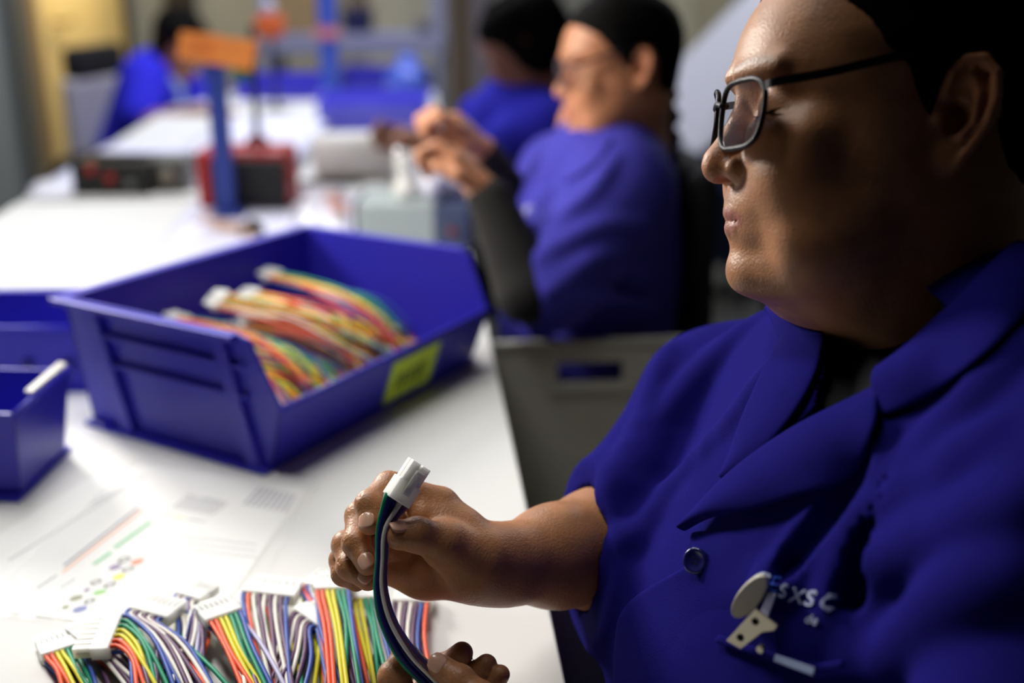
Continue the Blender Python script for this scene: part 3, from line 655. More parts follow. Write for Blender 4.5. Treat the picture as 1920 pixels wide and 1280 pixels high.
pl, bs, pc = plate([(1366, 1196), (1421, 1136), (1460, 1170), (1452, 1182), (1430, 1184), (1386, 1220)], STEEL, 'steel_plate', .010, .0012, clip, .0003)
for u, v in ((1390, 1193), (1418, 1163)):
    r_ = vdir(u, v); q = CAM+r_*(((pc-CAM)@bs[:, 2])/(r_@bs[:, 2]))+bs[:, 2]*.0012; MB().disc(q, bs[:, 2], .0022, .0006, 14).build('hole', mat('hole', (.002, .002, .004), .9), pl)
MB().disc(ray_hit(B1, 1441, 1213, .006), bs[:, 2], .0022, .004, 12).build('rivet', STEEL, clip)
plate([(1455, 1226), (1530, 1252), (1528, 1268), (1452, 1240)], mat('strap_white', S(150, 165, 200), .5), 'badge_edge', .006, .0016, clip)
# trousers and the stool under him
JEAN = mat('dark_trousers', S(22, 22, 28), .9, bump=.4, bscale=900)
lf_ = Field((-30, 42, 0), (62, 102, 62), 1.2)
for y, kx in ((62, -8), (84, -6)):
    lf_.chain([(40, y, 52), (8, y-1, 50), (kx+2, y-1, 47), (kx, y-1, 24), (kx+2, y, 8)], [9.5, 8.5, 7.5, 6.2, 5.2], 3)
lf_.ell((38, 73, 56), (17, 20, 10), 5)
v, q = lf_.mesh(1); link('trousers', fast_mesh('trousers', v/100, q), JEAN, p1)
for y in (.62, .84): MB().hexa([(-.20, y-.045, 0), (.06, y-.04, 0), (.06, y+.04, 0), (-.20, y+.045, 0)], [(-.17, y-.035, .05), (.05, y-.032, .10), (.05, y+.032, .10), (-.17, y+.035, .05)]).build('shoe', mat('black_leather', (.01, .01, .01), .4), p1, bevel=.012)
st = empty('stool', (.35, .73, 0), 'dark padded work stool under the worker nearest the camera', 'stool')
MB().lathe((.35, .73, .40), [(.17, 0), (.19, .015), (.19, .05), (.175, .062), (.001, .064)], 32).build('seat', mat('black_vinyl', (.012, .012, .013), .5), st, True)
MB().disc((.35, .73, .05), (0, 0, 1), .025, .36).build('post', STEEL, st)
for i in range(5):
    a = i*2*math.pi/5; MB().tube([(.35, .73, .07), (.35+.24*math.cos(a), .73+.24*math.sin(a), .02)], [.02, .014], 8).build('foot', mat('black_vinyl', (.012, .012, .013), .5), st)
# ------------------------------------------------------------------ blue bins
BLUE = mat('blue_polypropylene', S(44, 40, 172), .38, var=.04, vscale=5, bump=.15, bscale=400, spec=.45)
BLUE2 = mat('blue_polypropylene_pale', S(108, 106, 232), .4, spec=.45)
def hopper_bin(o, ex, ey, L, Wd, H, label, cat='bin', m=BLUE, t=.004, lip=.45, ribs=True, group=None, lean=None, cut=.42):
    """open-fronted stacking bin. o = near front bottom corner, ex = towards the back, ey = across; L deep, Wd wide, H high"""
    o = np.asarray(o, float); ex = np.asarray(ex, float); ey = np.asarray(ey, float); ez = np.array([0, 0, 1.])
    r = empty('storage_bin', o+ex*L/2+ey*Wd/2, label, cat, group)
    P = lambda x, y, z: o+ex*x+ey*y+ez*z
    fl = .012                                                      # the walls lean out towards the top
    MB().hexa([P(0, 0, 0), P(0, Wd, 0), P(L, Wd, 0), P(L, 0, 0)], [P(0, 0, t), P(0, Wd, t), P(L, Wd, t), P(L, 0, t)]).build('base', m, r)
    MB().hexa([P(-.004, -.012, 0), P(-.004, Wd+.012, 0), P(L+.004, Wd+.012, 0), P(L+.004, -.012, 0)], [P(-.004, -.012, .006), P(-.004, Wd+.012, .006), P(L+.004, Wd+.012, .006), P(L+.004, -.012, .006)]).build('base_flange', m, r, bevel=.002)
    hl = H*lip; cx = L*cut; lean = fl*lip if lean is None else lean                                          # hopper: front low, slanting up to full height at cx
    for y, s in ((0, -1), (Wd, 1)):
        out = [P(0, y, 0), P(L, y, 0), P(L+fl, y+s*fl, H), P(cx, y+s*fl, H), P(cx-.018, y+s*fl*.98, H*.97), P(-lean, y+s*fl*lip, hl)]
        MB().prism(out, -ey*s*t).build('side_wall', m, r)
        Q = lambda x, z: P(x, y+s*(fl*z/H+.0005), z)
        mb = MB()
        MB().hexa([Q(cx-.005, H-.007), Q(L+fl+.004, H-.007), Q(L+fl+.004, H-.007)+ey*s*.011, Q(cx-.005, H-.007)+ey*s*.011], [Q(cx-.005, H), Q(L+fl+.004, H), Q(L+fl+.004, H)+ey*s*.011, Q(cx-.005, H)+ey*s*.011]).build('rim', m, r, bevel=.0015)
        if ribs:
            for x0, x1 in ((cx+.012, cx+.030), (L-.045, L-.025)):   # upright ribs, leaning
                MB().hexa([Q(x0-.03, .004), Q(x1-.03, .004), Q(x1-.03, .004)+ey*s*.008, Q(x0-.03, .004)+ey*s*.008], [Q(x0, H-.006), Q(x1, H-.006), Q(x1, H-.006)+ey*s*.007, Q(x0, H-.006)+ey*s*.007]).build('upright_rib', m, r, bevel=.001)
            for z in (H*.76, H*.54):
                MB().hexa([Q(cx-.01, z), Q(L-.03, z), Q(L-.03, z)+ey*s*.006, Q(cx-.01, z)+ey*s*.006], [Q(cx-.01, z+.006), Q(L-.03, z+.006), Q(L-.03, z+.004)+ey*s*.006, Q(cx-.01, z+.004)+ey*s*.006]).build('cross_rib', m, r, bevel=.001)
    MB().prism([P(L, 0, 0), P(L, Wd, 0), P(L+fl, Wd+fl, H), P(L+fl, -fl, H)], -ex*t).build('back_wall', m, r)
    MB().hexa([P(L+fl-.004, -fl-.01, H-.007), P(L+fl-.004, Wd+fl+.01, H-.007), P(L+fl+.014, Wd+fl+.01, H-.007), P(L+fl+.014, -fl-.01, H-.007)], [P(L+fl-.004, -fl-.01, H), P(L+fl-.004, Wd+fl+.01, H), P(L+fl+.014, Wd+fl+.01, H), P(L+fl+.014, -fl-.01, H)]).build('rim', m, r, bevel=.0015)
    MB().prism([P(0, 0, 0), P(0, Wd, 0), P(-lean, Wd+fl*lip, hl), P(-lean, -fl*lip, hl)], ex*t).build('front_lip', m, r)
    MB().tube([P(-lean, -fl*lip, hl), P(-lean, Wd+fl*lip, hl)], .0035, 8).build('lip_edge', m, r, True)
    return r, P
bo = onz(505, 885); be1 = onz(178, 792)-bo; bL = np.linalg.norm(be1); be1 /= bL; be2 = np.array([be1[1], -be1[0], 0]); be2 = be2*np.sign(be2[1])
BW, BH = .40, .156
bin1, BP = hopper_bin(bo, be1, be2, bL, BW, BH, 'large blue hopper bin with lime label, full of colourful wire harnesses', lip=.080/.156, lean=.028, cut=.085)
LIME = mat('lime_label', S(196, 222, 60), .6)
fz = np.array([0, 0, 1.])
def lipP(y, z): return BP(-.028*z/.080-.0010, y, z)
y0, y1 = .195, .295
lab = MB().hexa([lipP(y0, .012), lipP(y1, .012), lipP(y1, .012)-be1*.0008, lipP(y0, .012)-be1*.0008], [lipP(y0, .068), lipP(y1, .068), lipP(y1, .068)-be1*.0008, lipP(y0, .068)-be1*.0008]).build('lime_label', LIME, bin1); lab['label'] = 'lime green paper label with dark print'
INK = mat('dark_ink', S(30, 40, 25), .8)
rr = random.Random(3); y = y0+.016
while y < y1-.03:                                            # blurred, unreadable print
    wd = rr.uniform(.007, .011); z0 = .026+rr.uniform(0, .003); z1 = .050+rr.uniform(-.003, .002)
    MB().hexa([lipP(y, z0)-be1*.0009, lipP(y+wd*.7, z0)-be1*.0009, lipP(y+wd*.7, z0)-be1*.0012, lipP(y, z0)-be1*.0012], [lipP(y+wd*.3, z1)-be1*.0009, lipP(y+wd, z1)-be1*.0009, lipP(y+wd, z1)-be1*.0012, lipP(y+wd*.3, z1)-be1*.0012]).build('print_mark', INK, lab); y += wd+.0022
# the two bins cut by the left edge of the frame
e = onz(40, 933); g = onz(118, 855); ey = (g-e)/np.linalg.norm(g-e); ex = np.array([-ey[1], ey[0], 0])
n1, NP = hopper_bin(e, ex, ey, .28, np.linalg.norm(g-e)+.005, .10, 'small blue bin at the left edge near the drawing, white label on its rim', lip=.97, ribs=False)
MB().hexa([NP(-.012, .03, .102), NP(-.012, .115, .102), NP(-.006, .115, .102), NP(-.006, .03, .102)], [NP(-.012, .03, .105), NP(-.012, .115, .105), NP(-.004, .115, .107), NP(-.004, .03, .105)]).build('rim_label', mat('label_white', S(215, 212, 205), .6), n1)
a0, a1 = onz(-140, 737), onz(168, 733); ey2 = (a1-a0)/np.linalg.norm(a1-a0); ex2 = np.array([-ey2[1], ey2[0], 0])
n2, QP = hopper_bin(a0, ex2, ey2, .115, np.linalg.norm(a1-a0), .098, 'low wide blue bin behind the small one, touching the large bin on its left', lip=.9, ribs=False)
for k in range(5):
    y = .03+k*.05; MB().hexa([QP(-.008, y, .030), QP(-.008, y+.014, .030), QP(-.001, y+.014, .030), QP(-.001, y, .030)], [QP(-.010, y, .046), QP(-.010, y+.014, .046), QP(-.003, y+.014, .046), QP(-.003, y, .046)]).build('slot', mat('slot_blue', S(24, 20, 110), .6), n2)
# bins on the far bench
def plain_bin(u0, u1, vb, hpx, dep, label, m, skew=.0, lip=.8):
    a, b = onz(u0, vb), onz(u1, vb); ey = (b-a)/np.linalg.norm(b-a); ex = np.array([-ey[1], ey[0], 0]); s = FPX/((a-CAM)@_F)
    return hopper_bin(a, ex, ey, dep, np.linalg.norm(b-a), hpx/s, label, m=m, lip=lip, ribs=False)
plain_bin(602, 792, 246, 62, .22, 'pale blue long bin on the far table behind the paper roll', BLUE2)
plain_bin(446, 600, 188, 42, .20, 'medium blue bin on the far table, left of the blue upright', mat('blue_mid', S(58, 52, 200), .4))
plain_bin(645, 735, 172, 40, .20, 'dark blue bin on the far table, right of the blue upright', BLUE)
# ------------------------------------------------------------------ wire harnesses
WC = {'r': mat('orange_red_wire', S(236, 92, 52), .5, spec=.3), 'y': mat('yellow_wire', S(216, 206, 40), .5, spec=.3), 'g': mat('green_wire', S(18, 140, 104), .5, spec=.3), 'b': mat('blue_wire', S(56, 84, 168), .5, spec=.3), 'n': mat('navy_wire', S(26, 32, 110), .5, spec=.3),
      'w': mat('white_wire', S(226, 222, 212), .5, spec=.3), 'v': mat('violet_wire', S(98, 66, 100), .5, spec=.3), 'k': mat('black_wire', S(24, 24, 28), .5, spec=.3), 'l': mat('lilac_wire', S(186, 182, 214), .5, spec=.3)}
NYLON = mat('natural_nylon', S(240, 240, 230), .35, sss=.7, spec=.5)
def connector(c, w, ax, up, wid, ln, th, parent, n=7, small=False, latch=True):
    """two-row housing: body, collar at the wire end, cavity ribs and a latch. c = middle of the wire end; ax points away from the wires"""
    w, ax, up = [np.asarray(q)/np.linalg.norm(q) for q in (w, ax, up)]; R = np.stack([w, ax, up], 1); Pt = lambda x, y, z: np.asarray(c)+R@np.array([x, y, z])
    b = MB().box(Pt(0, ln*.26, 0), (wid*1.06, ln*.52, th*1.12), R).build('housing', NYLON, parent, bevel=.0006)
    for k in range(n):
        x = (k+.5)/n*wid-wid/2; s = wid/n*.80
        MB().box(Pt(x, ln*.76, th*.25), (s, ln*.50, th*.42), R).build('terminal_tower', NYLON, b, bevel=.0003)
        if not small: MB().box(Pt(x, ln*.76, -th*.25), (s, ln*.50, th*.42), R).build('terminal_tower', NYLON, b, bevel=.0003)
    if not latch: return b
    MB().box(Pt(0, ln*.52, th*.68), (wid*.34, ln*.62, th*.14), R).build('latch', NYLON, b, bevel=.0003)
    MB().box(Pt(0, ln*.80, th*.80), (wid*.34, ln*.10, th*.16), R).build('latch_hook', NYLON, b, bevel=.0002)
    return b
_b = NYLON.node_tree.nodes['Principled BSDF']; _b.inputs['Subsurface Scale'].default_value = .02; _b.inputs['Subsurface Radius'].default_value = (1, 1, .9)
TOPC = 'rryyggb'; BOTC = 'bwvwvwv'
def lay_harness(L, R, mid, end, z, top, bot, label, ln=.027, zend=None, seed=0):
    """a harness lying in the pile: L, R = picture ends of the wire row, mid/end = picture points its left and right wires pass"""
    rr = random.Random(seed); pl, pr = onz(*L, TZ+z), onz(*R, TZ+z); w = pr-pl; wid = np.linalg.norm(w); c = (pl+pr)/2; up = np.array([0, 0, 1.]); ax = np.cross(up, w/wid)
    hroot = empty('wire_harness', (*c[:2], TZ), label, 'wire harness', 'harnesses in the pile on the table')
    connector(c, w, ax, up+ax*.12, wid*1.04, ln, .0092, hroot, latch=False)
    ze = (z if zend is None else zend)
    for row, cols, dz in ((0, top, .0024), (1, bot, -.0024)):
        n = len(cols)
        for k, ch in enumerate(cols):
            t = (k+.5)/n; p0 = pl+w*t+up*dz; jit = lambda s: np.array([rr.uniform(-s, s), rr.uniform(-s, s), rr.uniform(-s*.5, s*.7)])
            m = onz(mid[0][0]*(1-t)+mid[1][0]*t, mid[0][1]*(1-t)+mid[1][1]*t, TZ+z+dz*1.1+.003); e = onz(end[0][0]*(1-t)+end[1][0]*t, end[0][1]*(1-t)+end[1][1]*t, TZ+ze+dz)
            if row: m = m+jit(.006)-up*.0015; e = e+jit(.012)
            else: m = m+jit(.0016); e = e+jit(.005)
            e2 = e+(e-m)*.8; e2[2] = TZ+max(.003, ze*.5+dz)
            P = [p0+ax*.003, p0-ax*.006, m, e, e2]; Q = spline(P, 16); Q[:, 2] = np.maximum(Q[:, 2], TZ+.0022)
            MB().tube(Q, .00176, 7).build('wire', WC[ch], hroot, True)
    return hroot
PILE = [
 ((82, 1236), (150, 1214), ((100, 1262), (172, 1250)), ((125, 1320), (200, 1320)), .006, TOPC, BOTC, 'harness at the left end of the pile, red wire outermost'),
 ((153, 1208), (206, 1184), ((195, 1240), (250, 1232)), ((255, 1310), (330, 1300)), .008, 'wvwvwvw', TOPC, 'harness second from the left end of the pile, its white and violet wires up'),
 ((206, 1222), (232, 1158), ((240, 1240), (290, 1200)), ((262, 1310), (320, 1300)), .022, TOPC, BOTC, 'harness lying crosswise near the left of the pile, wires bending round to the front'),
 ((244, 1148), (310, 1166), ((285, 1195), (355, 1208)), ((345, 1310), (420, 1310)), .020, 'bwvwvwvb', 'rryyggb', 'harness with white and violet wires slanting right, beside the crosswise one'),
 ((333, 1120), (372, 1132), ((335, 1180), (375, 1190)), ((330, 1310), (385, 1310)), .010, 'bwvwbvw', 'gybrgyb', 'narrow harness at the back of the pile, standing up beside the plastic sleeve'),
 ((372, 1142), (392, 1160), ((345, 1195), (385, 1200)), ((300, 1310), (370, 1310)), .016, 'wnvwlvv', 'ggyyrrb', 'harness leaning left with white and violet wires, behind the middle red one'),
 ((389, 1172), (452, 1150), ((420, 1225), (478, 1215)), ((470, 1310), (520, 1310)), .026, TOPC, 'bwvwvwl', 'harness in the middle of the pile with red wires crossing to the right'),
 ((456, 1116), (547, 1126), ((462, 1175), (540, 1180)), ((500, 1310), (560, 1310)), .018, 'brwvwvwvb', 'yggrwby', 'wide harness in the middle of the pile with white and violet wires hanging straight'),
 ((551, 1150), (596, 1182), ((515, 1222), (585, 1235)), ((465, 1320), (560, 1320)), .016, 'wvwvwvb', TOPC, 'harness turned to the left with white wires, in front of the tall red one'),
 ((569, 1102), (590, 1106), ((590, 1160), (612, 1165)), ((610, 1310), (640, 1310)), .012, 'brrvbbw', 'yyggbwv', 'harness on edge left of the tall red one, red and blue wires showing'),
 ((592, 1112), (660, 1110), ((604, 1180), (668, 1180)), ((622, 1310), (680, 1310)), .028, TOPC, BOTC, 'tall harness with neat rows of red, yellow and green wires beside the hand'),
 ((652, 1130), (722, 1127), ((664, 1190), (735, 1190)), ((690, 1310), (760, 1310)), .016, 'ryyggbn', BOTC, 'harness under the hand with yellow and green wires, right of the tall red one'),
 ((738, 1134), (806, 1136), ((735, 1195), (800, 1200)), ((745, 1310), (815, 1310)), .010, 'vwvwvbr', 'yrgbwwv', 'harness at the right end of the pile, behind the held wires'),
]
for i, a in enumerate(PILE): lay_harness(*a, seed=i)
# --- the harness he holds
HC = J(742, 938, D(-3.0))/100; hax = (J(776, 888, D(-2.6))-J(739, 945, D(-3.0))); hw = J(772, 945, D(-2.4))-J(722, 925, D(-3.3))
hax /= np.linalg.norm(hax); hw = hw-hax*(hw@hax); hw /= np.linalg.norm(hw); hup = np.cross(hw, hax)
if hup@vdir(740, 940) > 0: hup = -hup
held = empty('wire_harness', HC, 'harness held up in both hands, white connector between finger and thumb', 'wire harness')
connector(HC, hw, hax, hup, .0165, .029, .0125, held, n=2)
path = [(740, 944, -3.0), (722, 990, -3.4), (717, 1050, -3.4), (716, 1105, -3.4), (731, 1165, -3.6), (766, 1225, -3.7), (806, 1268, -3.0), (850, 1310, -2.6)]
offs = [(-13, .2, 'n'), (-5, .5, 'n'), (1, -.1, 'w'), (5, .5, 'l'), (8, 0, 'v'), (11, .3, 'b'), (-18, .4, 'g'), (-12, .9, 'r'), (-6, 1.0, 'g'), (2, .9, 'w'), (7, .9, 'y')]
sprd = [1.1, .75, .55, .7, 1.0, 1.15, 1.2, 1.3]
for dx, dd, ch in offs:
    Q = []
    for (u, v, d), s in zip(path, sprd): Q.append(J(u+dx*s*.95, v+(dx*s*-.35 if v > 1180 else 0), D(d+dd*.45*s))/100)
    Q[0] = HC+hw*(dx+3)/16*.0095-hup*(dd*.006-.003)-hax*-.001
    MB().tube(spline(Q, 30), .00165, 8).build('wire', WC[ch], held, True)
# --- harnesses heaped in the big bin: six kinds modelled once, then copied
def proto(seed):
    rr = random.Random(seed); r = empty('wire_harness', (0, 0, 0), 'harness', 'wire harness', 'harnesses heaped in the large bin')
    connector((0, 0, 0), (0, 1, 0), (-1, 0, 0), (0, 0, 1), .030, .020, .0095, r, small=True)
    sway = rr.uniform(-.012, .012)
    for k, ch in enumerate((TOPC+BOTC) if seed % 2 else 'rwyrgyowvyrbgw'.replace('o', 'r')):
        row = k//7; y = ((k % 7)+.5)/7*.029-.0145; z = .0024-row*.0048
        P = [(0, y, z)]
        for q, x in enumerate((.05, .11, .17, .215)): P.append((x+rr.uniform(-.004, .012 if q == 3 else .004), y*(1+q*.25)+sway*(q/3)**2+rr.uniform(-.004, .004)*(q+1)*.8, z+.010*math.sin(x*14)-(.018 if q == 3 else 0)+rr.uniform(-.003, .004)))
        MB().tube(spline(P, 14), .0016, 6).build('wire', WC[ch], r, True)
    return r
def copy_tree(o, parent=None):
    c = o.copy(); COL.objects.link(c)
    if parent is not None: c.parent = parent
    for ch in list(o.children): copy_tree(ch, c)
    return c
protos = [proto(s) for s in range(5)]
used = set(); rr = random.Random(11)
spots = []
for layer in range(4):
    for k in range(9):
        y = .05+k*.034+rr.uniform(-.008, .008)+(.012 if layer % 2 else 0)
        if layer >= 2 and y > .30: continue
        spots.append((y, .012+layer*.017+rr.uniform(0, .004), rr.uniform(-.09, .09), rr.uniform(0, .014)))
spots += [(.30, .100, -.02, -.01), (.235, .090, .04, .01), (.185, .096, .10, .005), (.12, .088, .05, .0), (.07, .078, .06, .0)]
Rbin = np.stack([-be1, np.cross([0, 0, 1], -be1), [0, 0, 1.]], 1)
for i, (y, z, yaw, dx) in enumerate(spots):
    src = protos[i % 5]; o = src if src not in used else copy_tree(src); used.add(src)
    high = i >= len(spots)-5; p = BP(bL-.034-dx, y, z+(.012 if high else 0)); pitch = .16 if high else .05+rr.uniform(-.02, .05)
    M = Matrix(Rbin.tolist()) @ Matrix.Rotation(yaw, 3, 'Z') @ Matrix.Rotation(pitch, 3, 'Y') @ Matrix.Rotation(rr.uniform(-.5, .5), 3, 'X')
    o.location = tuple(p); o.rotation_euler = M.to_euler(); o['label'] = ('half buried harness low in the heap inside the large blue bin' if not high else 'harness on top of the heap in the bin, '+('red wires highest', 'second from the far wall', 'third from the far wall', 'second from the near wall', 'nearest the ribbed wall')[i-len(spots)+5])
# --- printed drawing in its plastic sleeve
dz = TZ+.0006
def flat(pxs, z, m, name, parent=None, th=.0003):
    P = [onz(u, v, z) for u, v in pxs]; return MB().prism(P, (0, 0, th)).build(name, m, parent)
sheet = empty('drawing_sheet', onz(250, 1020), 'printed wiring drawing with coloured dots in a clear plastic sleeve', 'paper')
flat([(-140, 1090), (150, 905), (270, 868), (575, 915), (440, 1110), (330, 1190), (20, 1148)], TZ+.0003, mat('paper_white', S(232, 232, 230), .7), 'paper', sheet)
PC = {k: mat('print_'+k, S(*c), .7) for k, c in dict(grey=(168, 168, 176), dark=(120, 120, 132), orange=(240, 170, 130), green=(130, 200, 150), violet=(140, 120, 160), blue=(110, 120, 180), yellow=(226, 222, 60), red=(236, 140, 110), lgreen=(150, 205, 120), olive=(140, 145, 110)).items()}
def dot(u, v, rx, ry, c, ring=False):
    n = 18; P = [(u+rx*math.cos(a)-ry*.35*math.sin(a), v+ry*math.sin(a)-rx*.18*math.cos(a)) for a in np.linspace(0, 2*math.pi, n+1)[:-1]]
    if not ring: flat(P, dz, PC[c], 'print_mark', sheet, .0002)
    else:
        Q = [(u+(x-u)*.6, v+(y-v)*.6) for x, y in P]; V = [onz(*p, dz) for p in P]+[onz(*p, dz) for p in Q]; link('print_mark', mesh('print_mark', V, [(i, (i+1) % n, n+(i+1) % n, n+i) for i in range(n)]), PC[c], sheet)
for a in ((150, 1142, 14, 6, 'blue'), (123, 1138, 7, 3.5, 'olive'), (143, 1121, 13, 5, 'olive'), (168, 1127, 11, 5, 'lgreen', 1), (187, 1110, 13, 5, 'lgreen'), (163, 1106, 6, 3.5, 'violet'), (180, 1091, 11, 5, 'dark', 1), (206, 1096, 12, 5, 'yellow', 1), (223, 1081, 12, 5.5, 'yellow'), (216, 1063, 12, 5.5, 'violet'), (233, 1049, 12, 6, 'dark', 1), (240, 1067, 12, 5, 'red', 1), (257, 1053, 12, 6, 'red')): dot(*a)
def line(u0, v0, u1, v1, wpx, c): flat([(u0, v0), (u1, v1), (u1+wpx, v1+wpx*.4), (u0+wpx, v0+wpx*.4)], dz, PC[c], 'print_mark', sheet, .0002)
line(118, 1060, 258, 951, 3.5, 'dark'); line(116, 1072, 265, 955, 3.5, 'orange'); line(172, 1057, 206, 1034, 6, 'green'); line(212, 1026, 280, 977, 6, 'green'); line(68, 1103, 105, 1078, 2, 'dark'); line(112, 1102, 140, 1084, 2, 'grey')
line(15, 1050, 250, 905, 2, 'grey'); line(170, 945, 270, 892, 2.5, 'grey')
for k in range(9): line(322+k*9, 952+k*1.6, 352+k*9, 930+k*1.4, 2.5, 'grey')
for k in range(8): line(455+k*11, 945+k*2, 488+k*9, 912+k*2, 4, 'grey')
line(305, 963, 320, 965, 5, 'red'); line(325, 967, 345, 970, 5, 'yellow'); line(350, 972, 382, 977, 5, 'dark')
line(345, 925, 365, 930, 6, 'dark'); line(375, 932, 415, 940, 6, 'dark')
for k in range(3): line(345, 1005+k*12, 480, 1020+k*12, 4, 'grey')
for k in range(6): line(262+k*4, 1075+k*10-30, 400, 1085+k*10-20, 2.2, 'grey')
nu, nv = 44, 30; V = []; F = []; C4 = [np.array(q, float) for q in ((-60, 1150), (425, 1200), (600, 905), (255, 855))]; wr_ = random.Random(5)
ph = [(wr_.uniform(0, 6), wr_.uniform(14, 40), wr_.uniform(14, 40)) for _ in range(6)]
for i in range(nu):
    for j in range(nv):
        s, t = i/(nu-1), j/(nv-1); p = (C4[0]*(1-s)+C4[1]*s)*(1-t)+(C4[3]*(1-s)+C4[2]*s)*t; q = onz(*p, TZ+.0016)
        q[2] += .0019*abs(sum(math.sin(a+b*s+c*t) for a, b, c in ph))/3*(.3+abs(s-.4)+abs(t-.6)); V.append(q)
for i in range(nu-1):
    for j in range(nv-1): F.append((i*nv+j, (i+1)*nv+j, (i+1)*nv+j+1, i*nv+j+1))
FILM = mat('clear_film', (.95, .95, .95), .2, alpha=.12, spec=.8)
link('plastic_sleeve', mesh('plastic_sleeve', V, F), FILM, sheet, True)
# ------------------------------------------------------------------ grey tote beside the table
TOTE = mat('grey_corrugated_plastic', S(160, 160, 150), .5, var=.05, vscale=6)
tx0, tx1, ts0, ts1, tz0, tz1 = -.008, .50, .27, .875, .44, .735
TP = lambda x, s_, z: tb(s_, -x, z)
def tbox(x0, x1, s0, s1, z0, z1, mb=None): return (mb or MB()).hexa([TP(x0, s0, z0), TP(x1, s0, z0), TP(x1, s1, z0), TP(x0, s1, z0)], [TP(x0, s0, z1), TP(x1, s0, z1), TP(x1, s1, z1), TP(x0, s1, z1)])
tr = empty('tote_box', TP(.25, .57, tz0), 'grey plastic tote with hand slot beside the table, between the two nearest workers', 'tote')
def slotted(s_, name):
    m = MB(); hx0, hx1, hz0, hz1 = .105, .205, tz1-.062, tz1-.030
    for (x0, x1, z0, z1) in ((tx0, hx0, tz0, tz1), (hx1, tx1, tz0, tz1), (hx0, hx1, tz0, hz0), (hx0, hx1, hz1, tz1)): tbox(x0, x1, s_-.003, s_+.003, z0, z1, m)
    o = m.build(name, TOTE, tr); tbox(hx0-.012, hx1+.012, s_-.008, s_-.003, hz0-.016, hz0-.004).build('handle_lip', TOTE, o, bevel=.001); return o
slotted(ts1, 'end_panel'); slotted(ts0, 'end_panel')
for x in (tx0, tx1): tbox(x-.003, x+.003, ts0, ts1, tz0, tz1).build('side_panel', TOTE, tr)
tbox(tx0, tx1, ts0, ts1, tz0, tz0+.006).build('bottom', TOTE, tr)
tbox(tx0, tx1, ts1-.007, ts1+.007, tz1-.004, tz1+.006).build('rim', TOTE, tr, bevel=.002)
sb = empty('low_bench', (.25, 1.3, 0), 'low black bench carrying the grey tote', 'bench')
MB().box((.25, 1.3, .42), (.5, .6, .03)).build('bench_top', BLACKM, sb)
for x in (.05, .45):
    for y in (1.04, 1.56): MB().box((x, y, .2025), (.03, .03, .405)).build('leg', BLACKM, sb)
rr = random.Random(21); WV = ['r', 'l', 'k', 'k', 'v', 'y', 'k', 'w', 'k', 'r', 'k', 'v']
for i in range(26):
    c = np.array([rr.uniform(.07, .40), rr.uniform(1.1, 1.50), tz0+.03+rr.uniform(0, .06)]); P = [c+np.array([rr.uniform(-.06, .06), rr.uniform(-.07, .07), rr.uniform(-.012, .03)]) for _ in range(5)]; P = np.array(P); P[:, 0] = np.clip(P[:, 0], .06, .44); P[:, 1] = np.clip(P[:, 1], 1.04, 1.56)
    o = MB().tube(spline(P, 18), .006 if i % 3 else .0035, 7).build('cable_piece', WC[WV[i % 12]], None, True)
    tag(o, '%s loose cable piece lying in the grey tote' % {'r': 'orange red', 'l': 'lilac', 'k': 'black', 'v': 'violet', 'y': 'yellow', 'w': 'white'}[WV[i % 12]], 'cable', 'loose cable pieces in the grey tote')
# ------------------------------------------------------------------ things on the bench, far end
BLK = mat('black_plastic', S(26, 26, 24), .45); RED = mat('red_plastic', S(176, 24, 20), .4); GRY = mat('instrument_grey', S(110, 112, 108), .5)
def bx(u0, u1, vb, hpx, dep, y=None):
    """a box footprint on the bench from its picture extent: returns left-front, across, back, up vectors"""
    a, b = onz(u0, vb), onz(u1, vb); s = FPX/((a-CAM)@_F); w = b-a; n = np.array([-w[1], w[0], 0])/np.linalg.norm(w); return a, w, n*dep, np.array([0, 0, hpx/s])
def solid(a, w, n, h, name, m, parent, bevel=.004, x=(0, 1), y=(0, 1), z=(0, 1)):
    P = lambda i, j, k: a+w*i+n*j+h*k
    return MB().hexa([P(x[0], y[0], z[0]), P(x[1], y[0], z[0]), P(x[1], y[1], z[0]), P(x[0], y[1], z[0])], [P(x[0], y[0], z[1]), P(x[1], y[0], z[1]), P(x[1], y[1], z[1]), P(x[0], y[1], z[1])]).build(name, m, parent, bevel=bevel)
B = bx(138, 285, 366, 60, .16); ps = empty('power_supply', B[0]+B[1]/2, 'black bench power supply with red knobs at the far left of the table', 'instrument')
solid(*B, 'case', BLK, ps); nrm = -B[2]/np.linalg.norm(B[2])
for x, z, m in ((.27, .80, RED), (.50, .55, RED), (.75, .35, GRY)):
    MB().disc(B[0]+B[1]*x+B[3]*z, nrm, .010 if m is RED else .010, .014, 18).build('knob', m, ps, True)
solid(*B, 'handle', BLK, ps, x=(.2, .8), y=(.4, .6), z=(1.0, 1.12))
B = bx(284, 352, 360, 62, .10); gs = empty('bench_speaker', B[0]+B[1]/2, 'small grey round-grilled device between the power supply and the red case', 'instrument')
solid(*B, 'case', GRY, gs); c = B[0]+B[1]*.5+B[3]*.5; nrm = -B[2]/np.linalg.norm(B[2])
MB().disc(c, nrm, .031, .010, 26).build('ring', mat('dark_grey', S(60, 60, 58), .5), gs, True); MB().disc(c+nrm*.006, nrm, .024, .010, 26, .012).build('grille', mat('beige_grey', S(140, 134, 120), .6), gs, True)
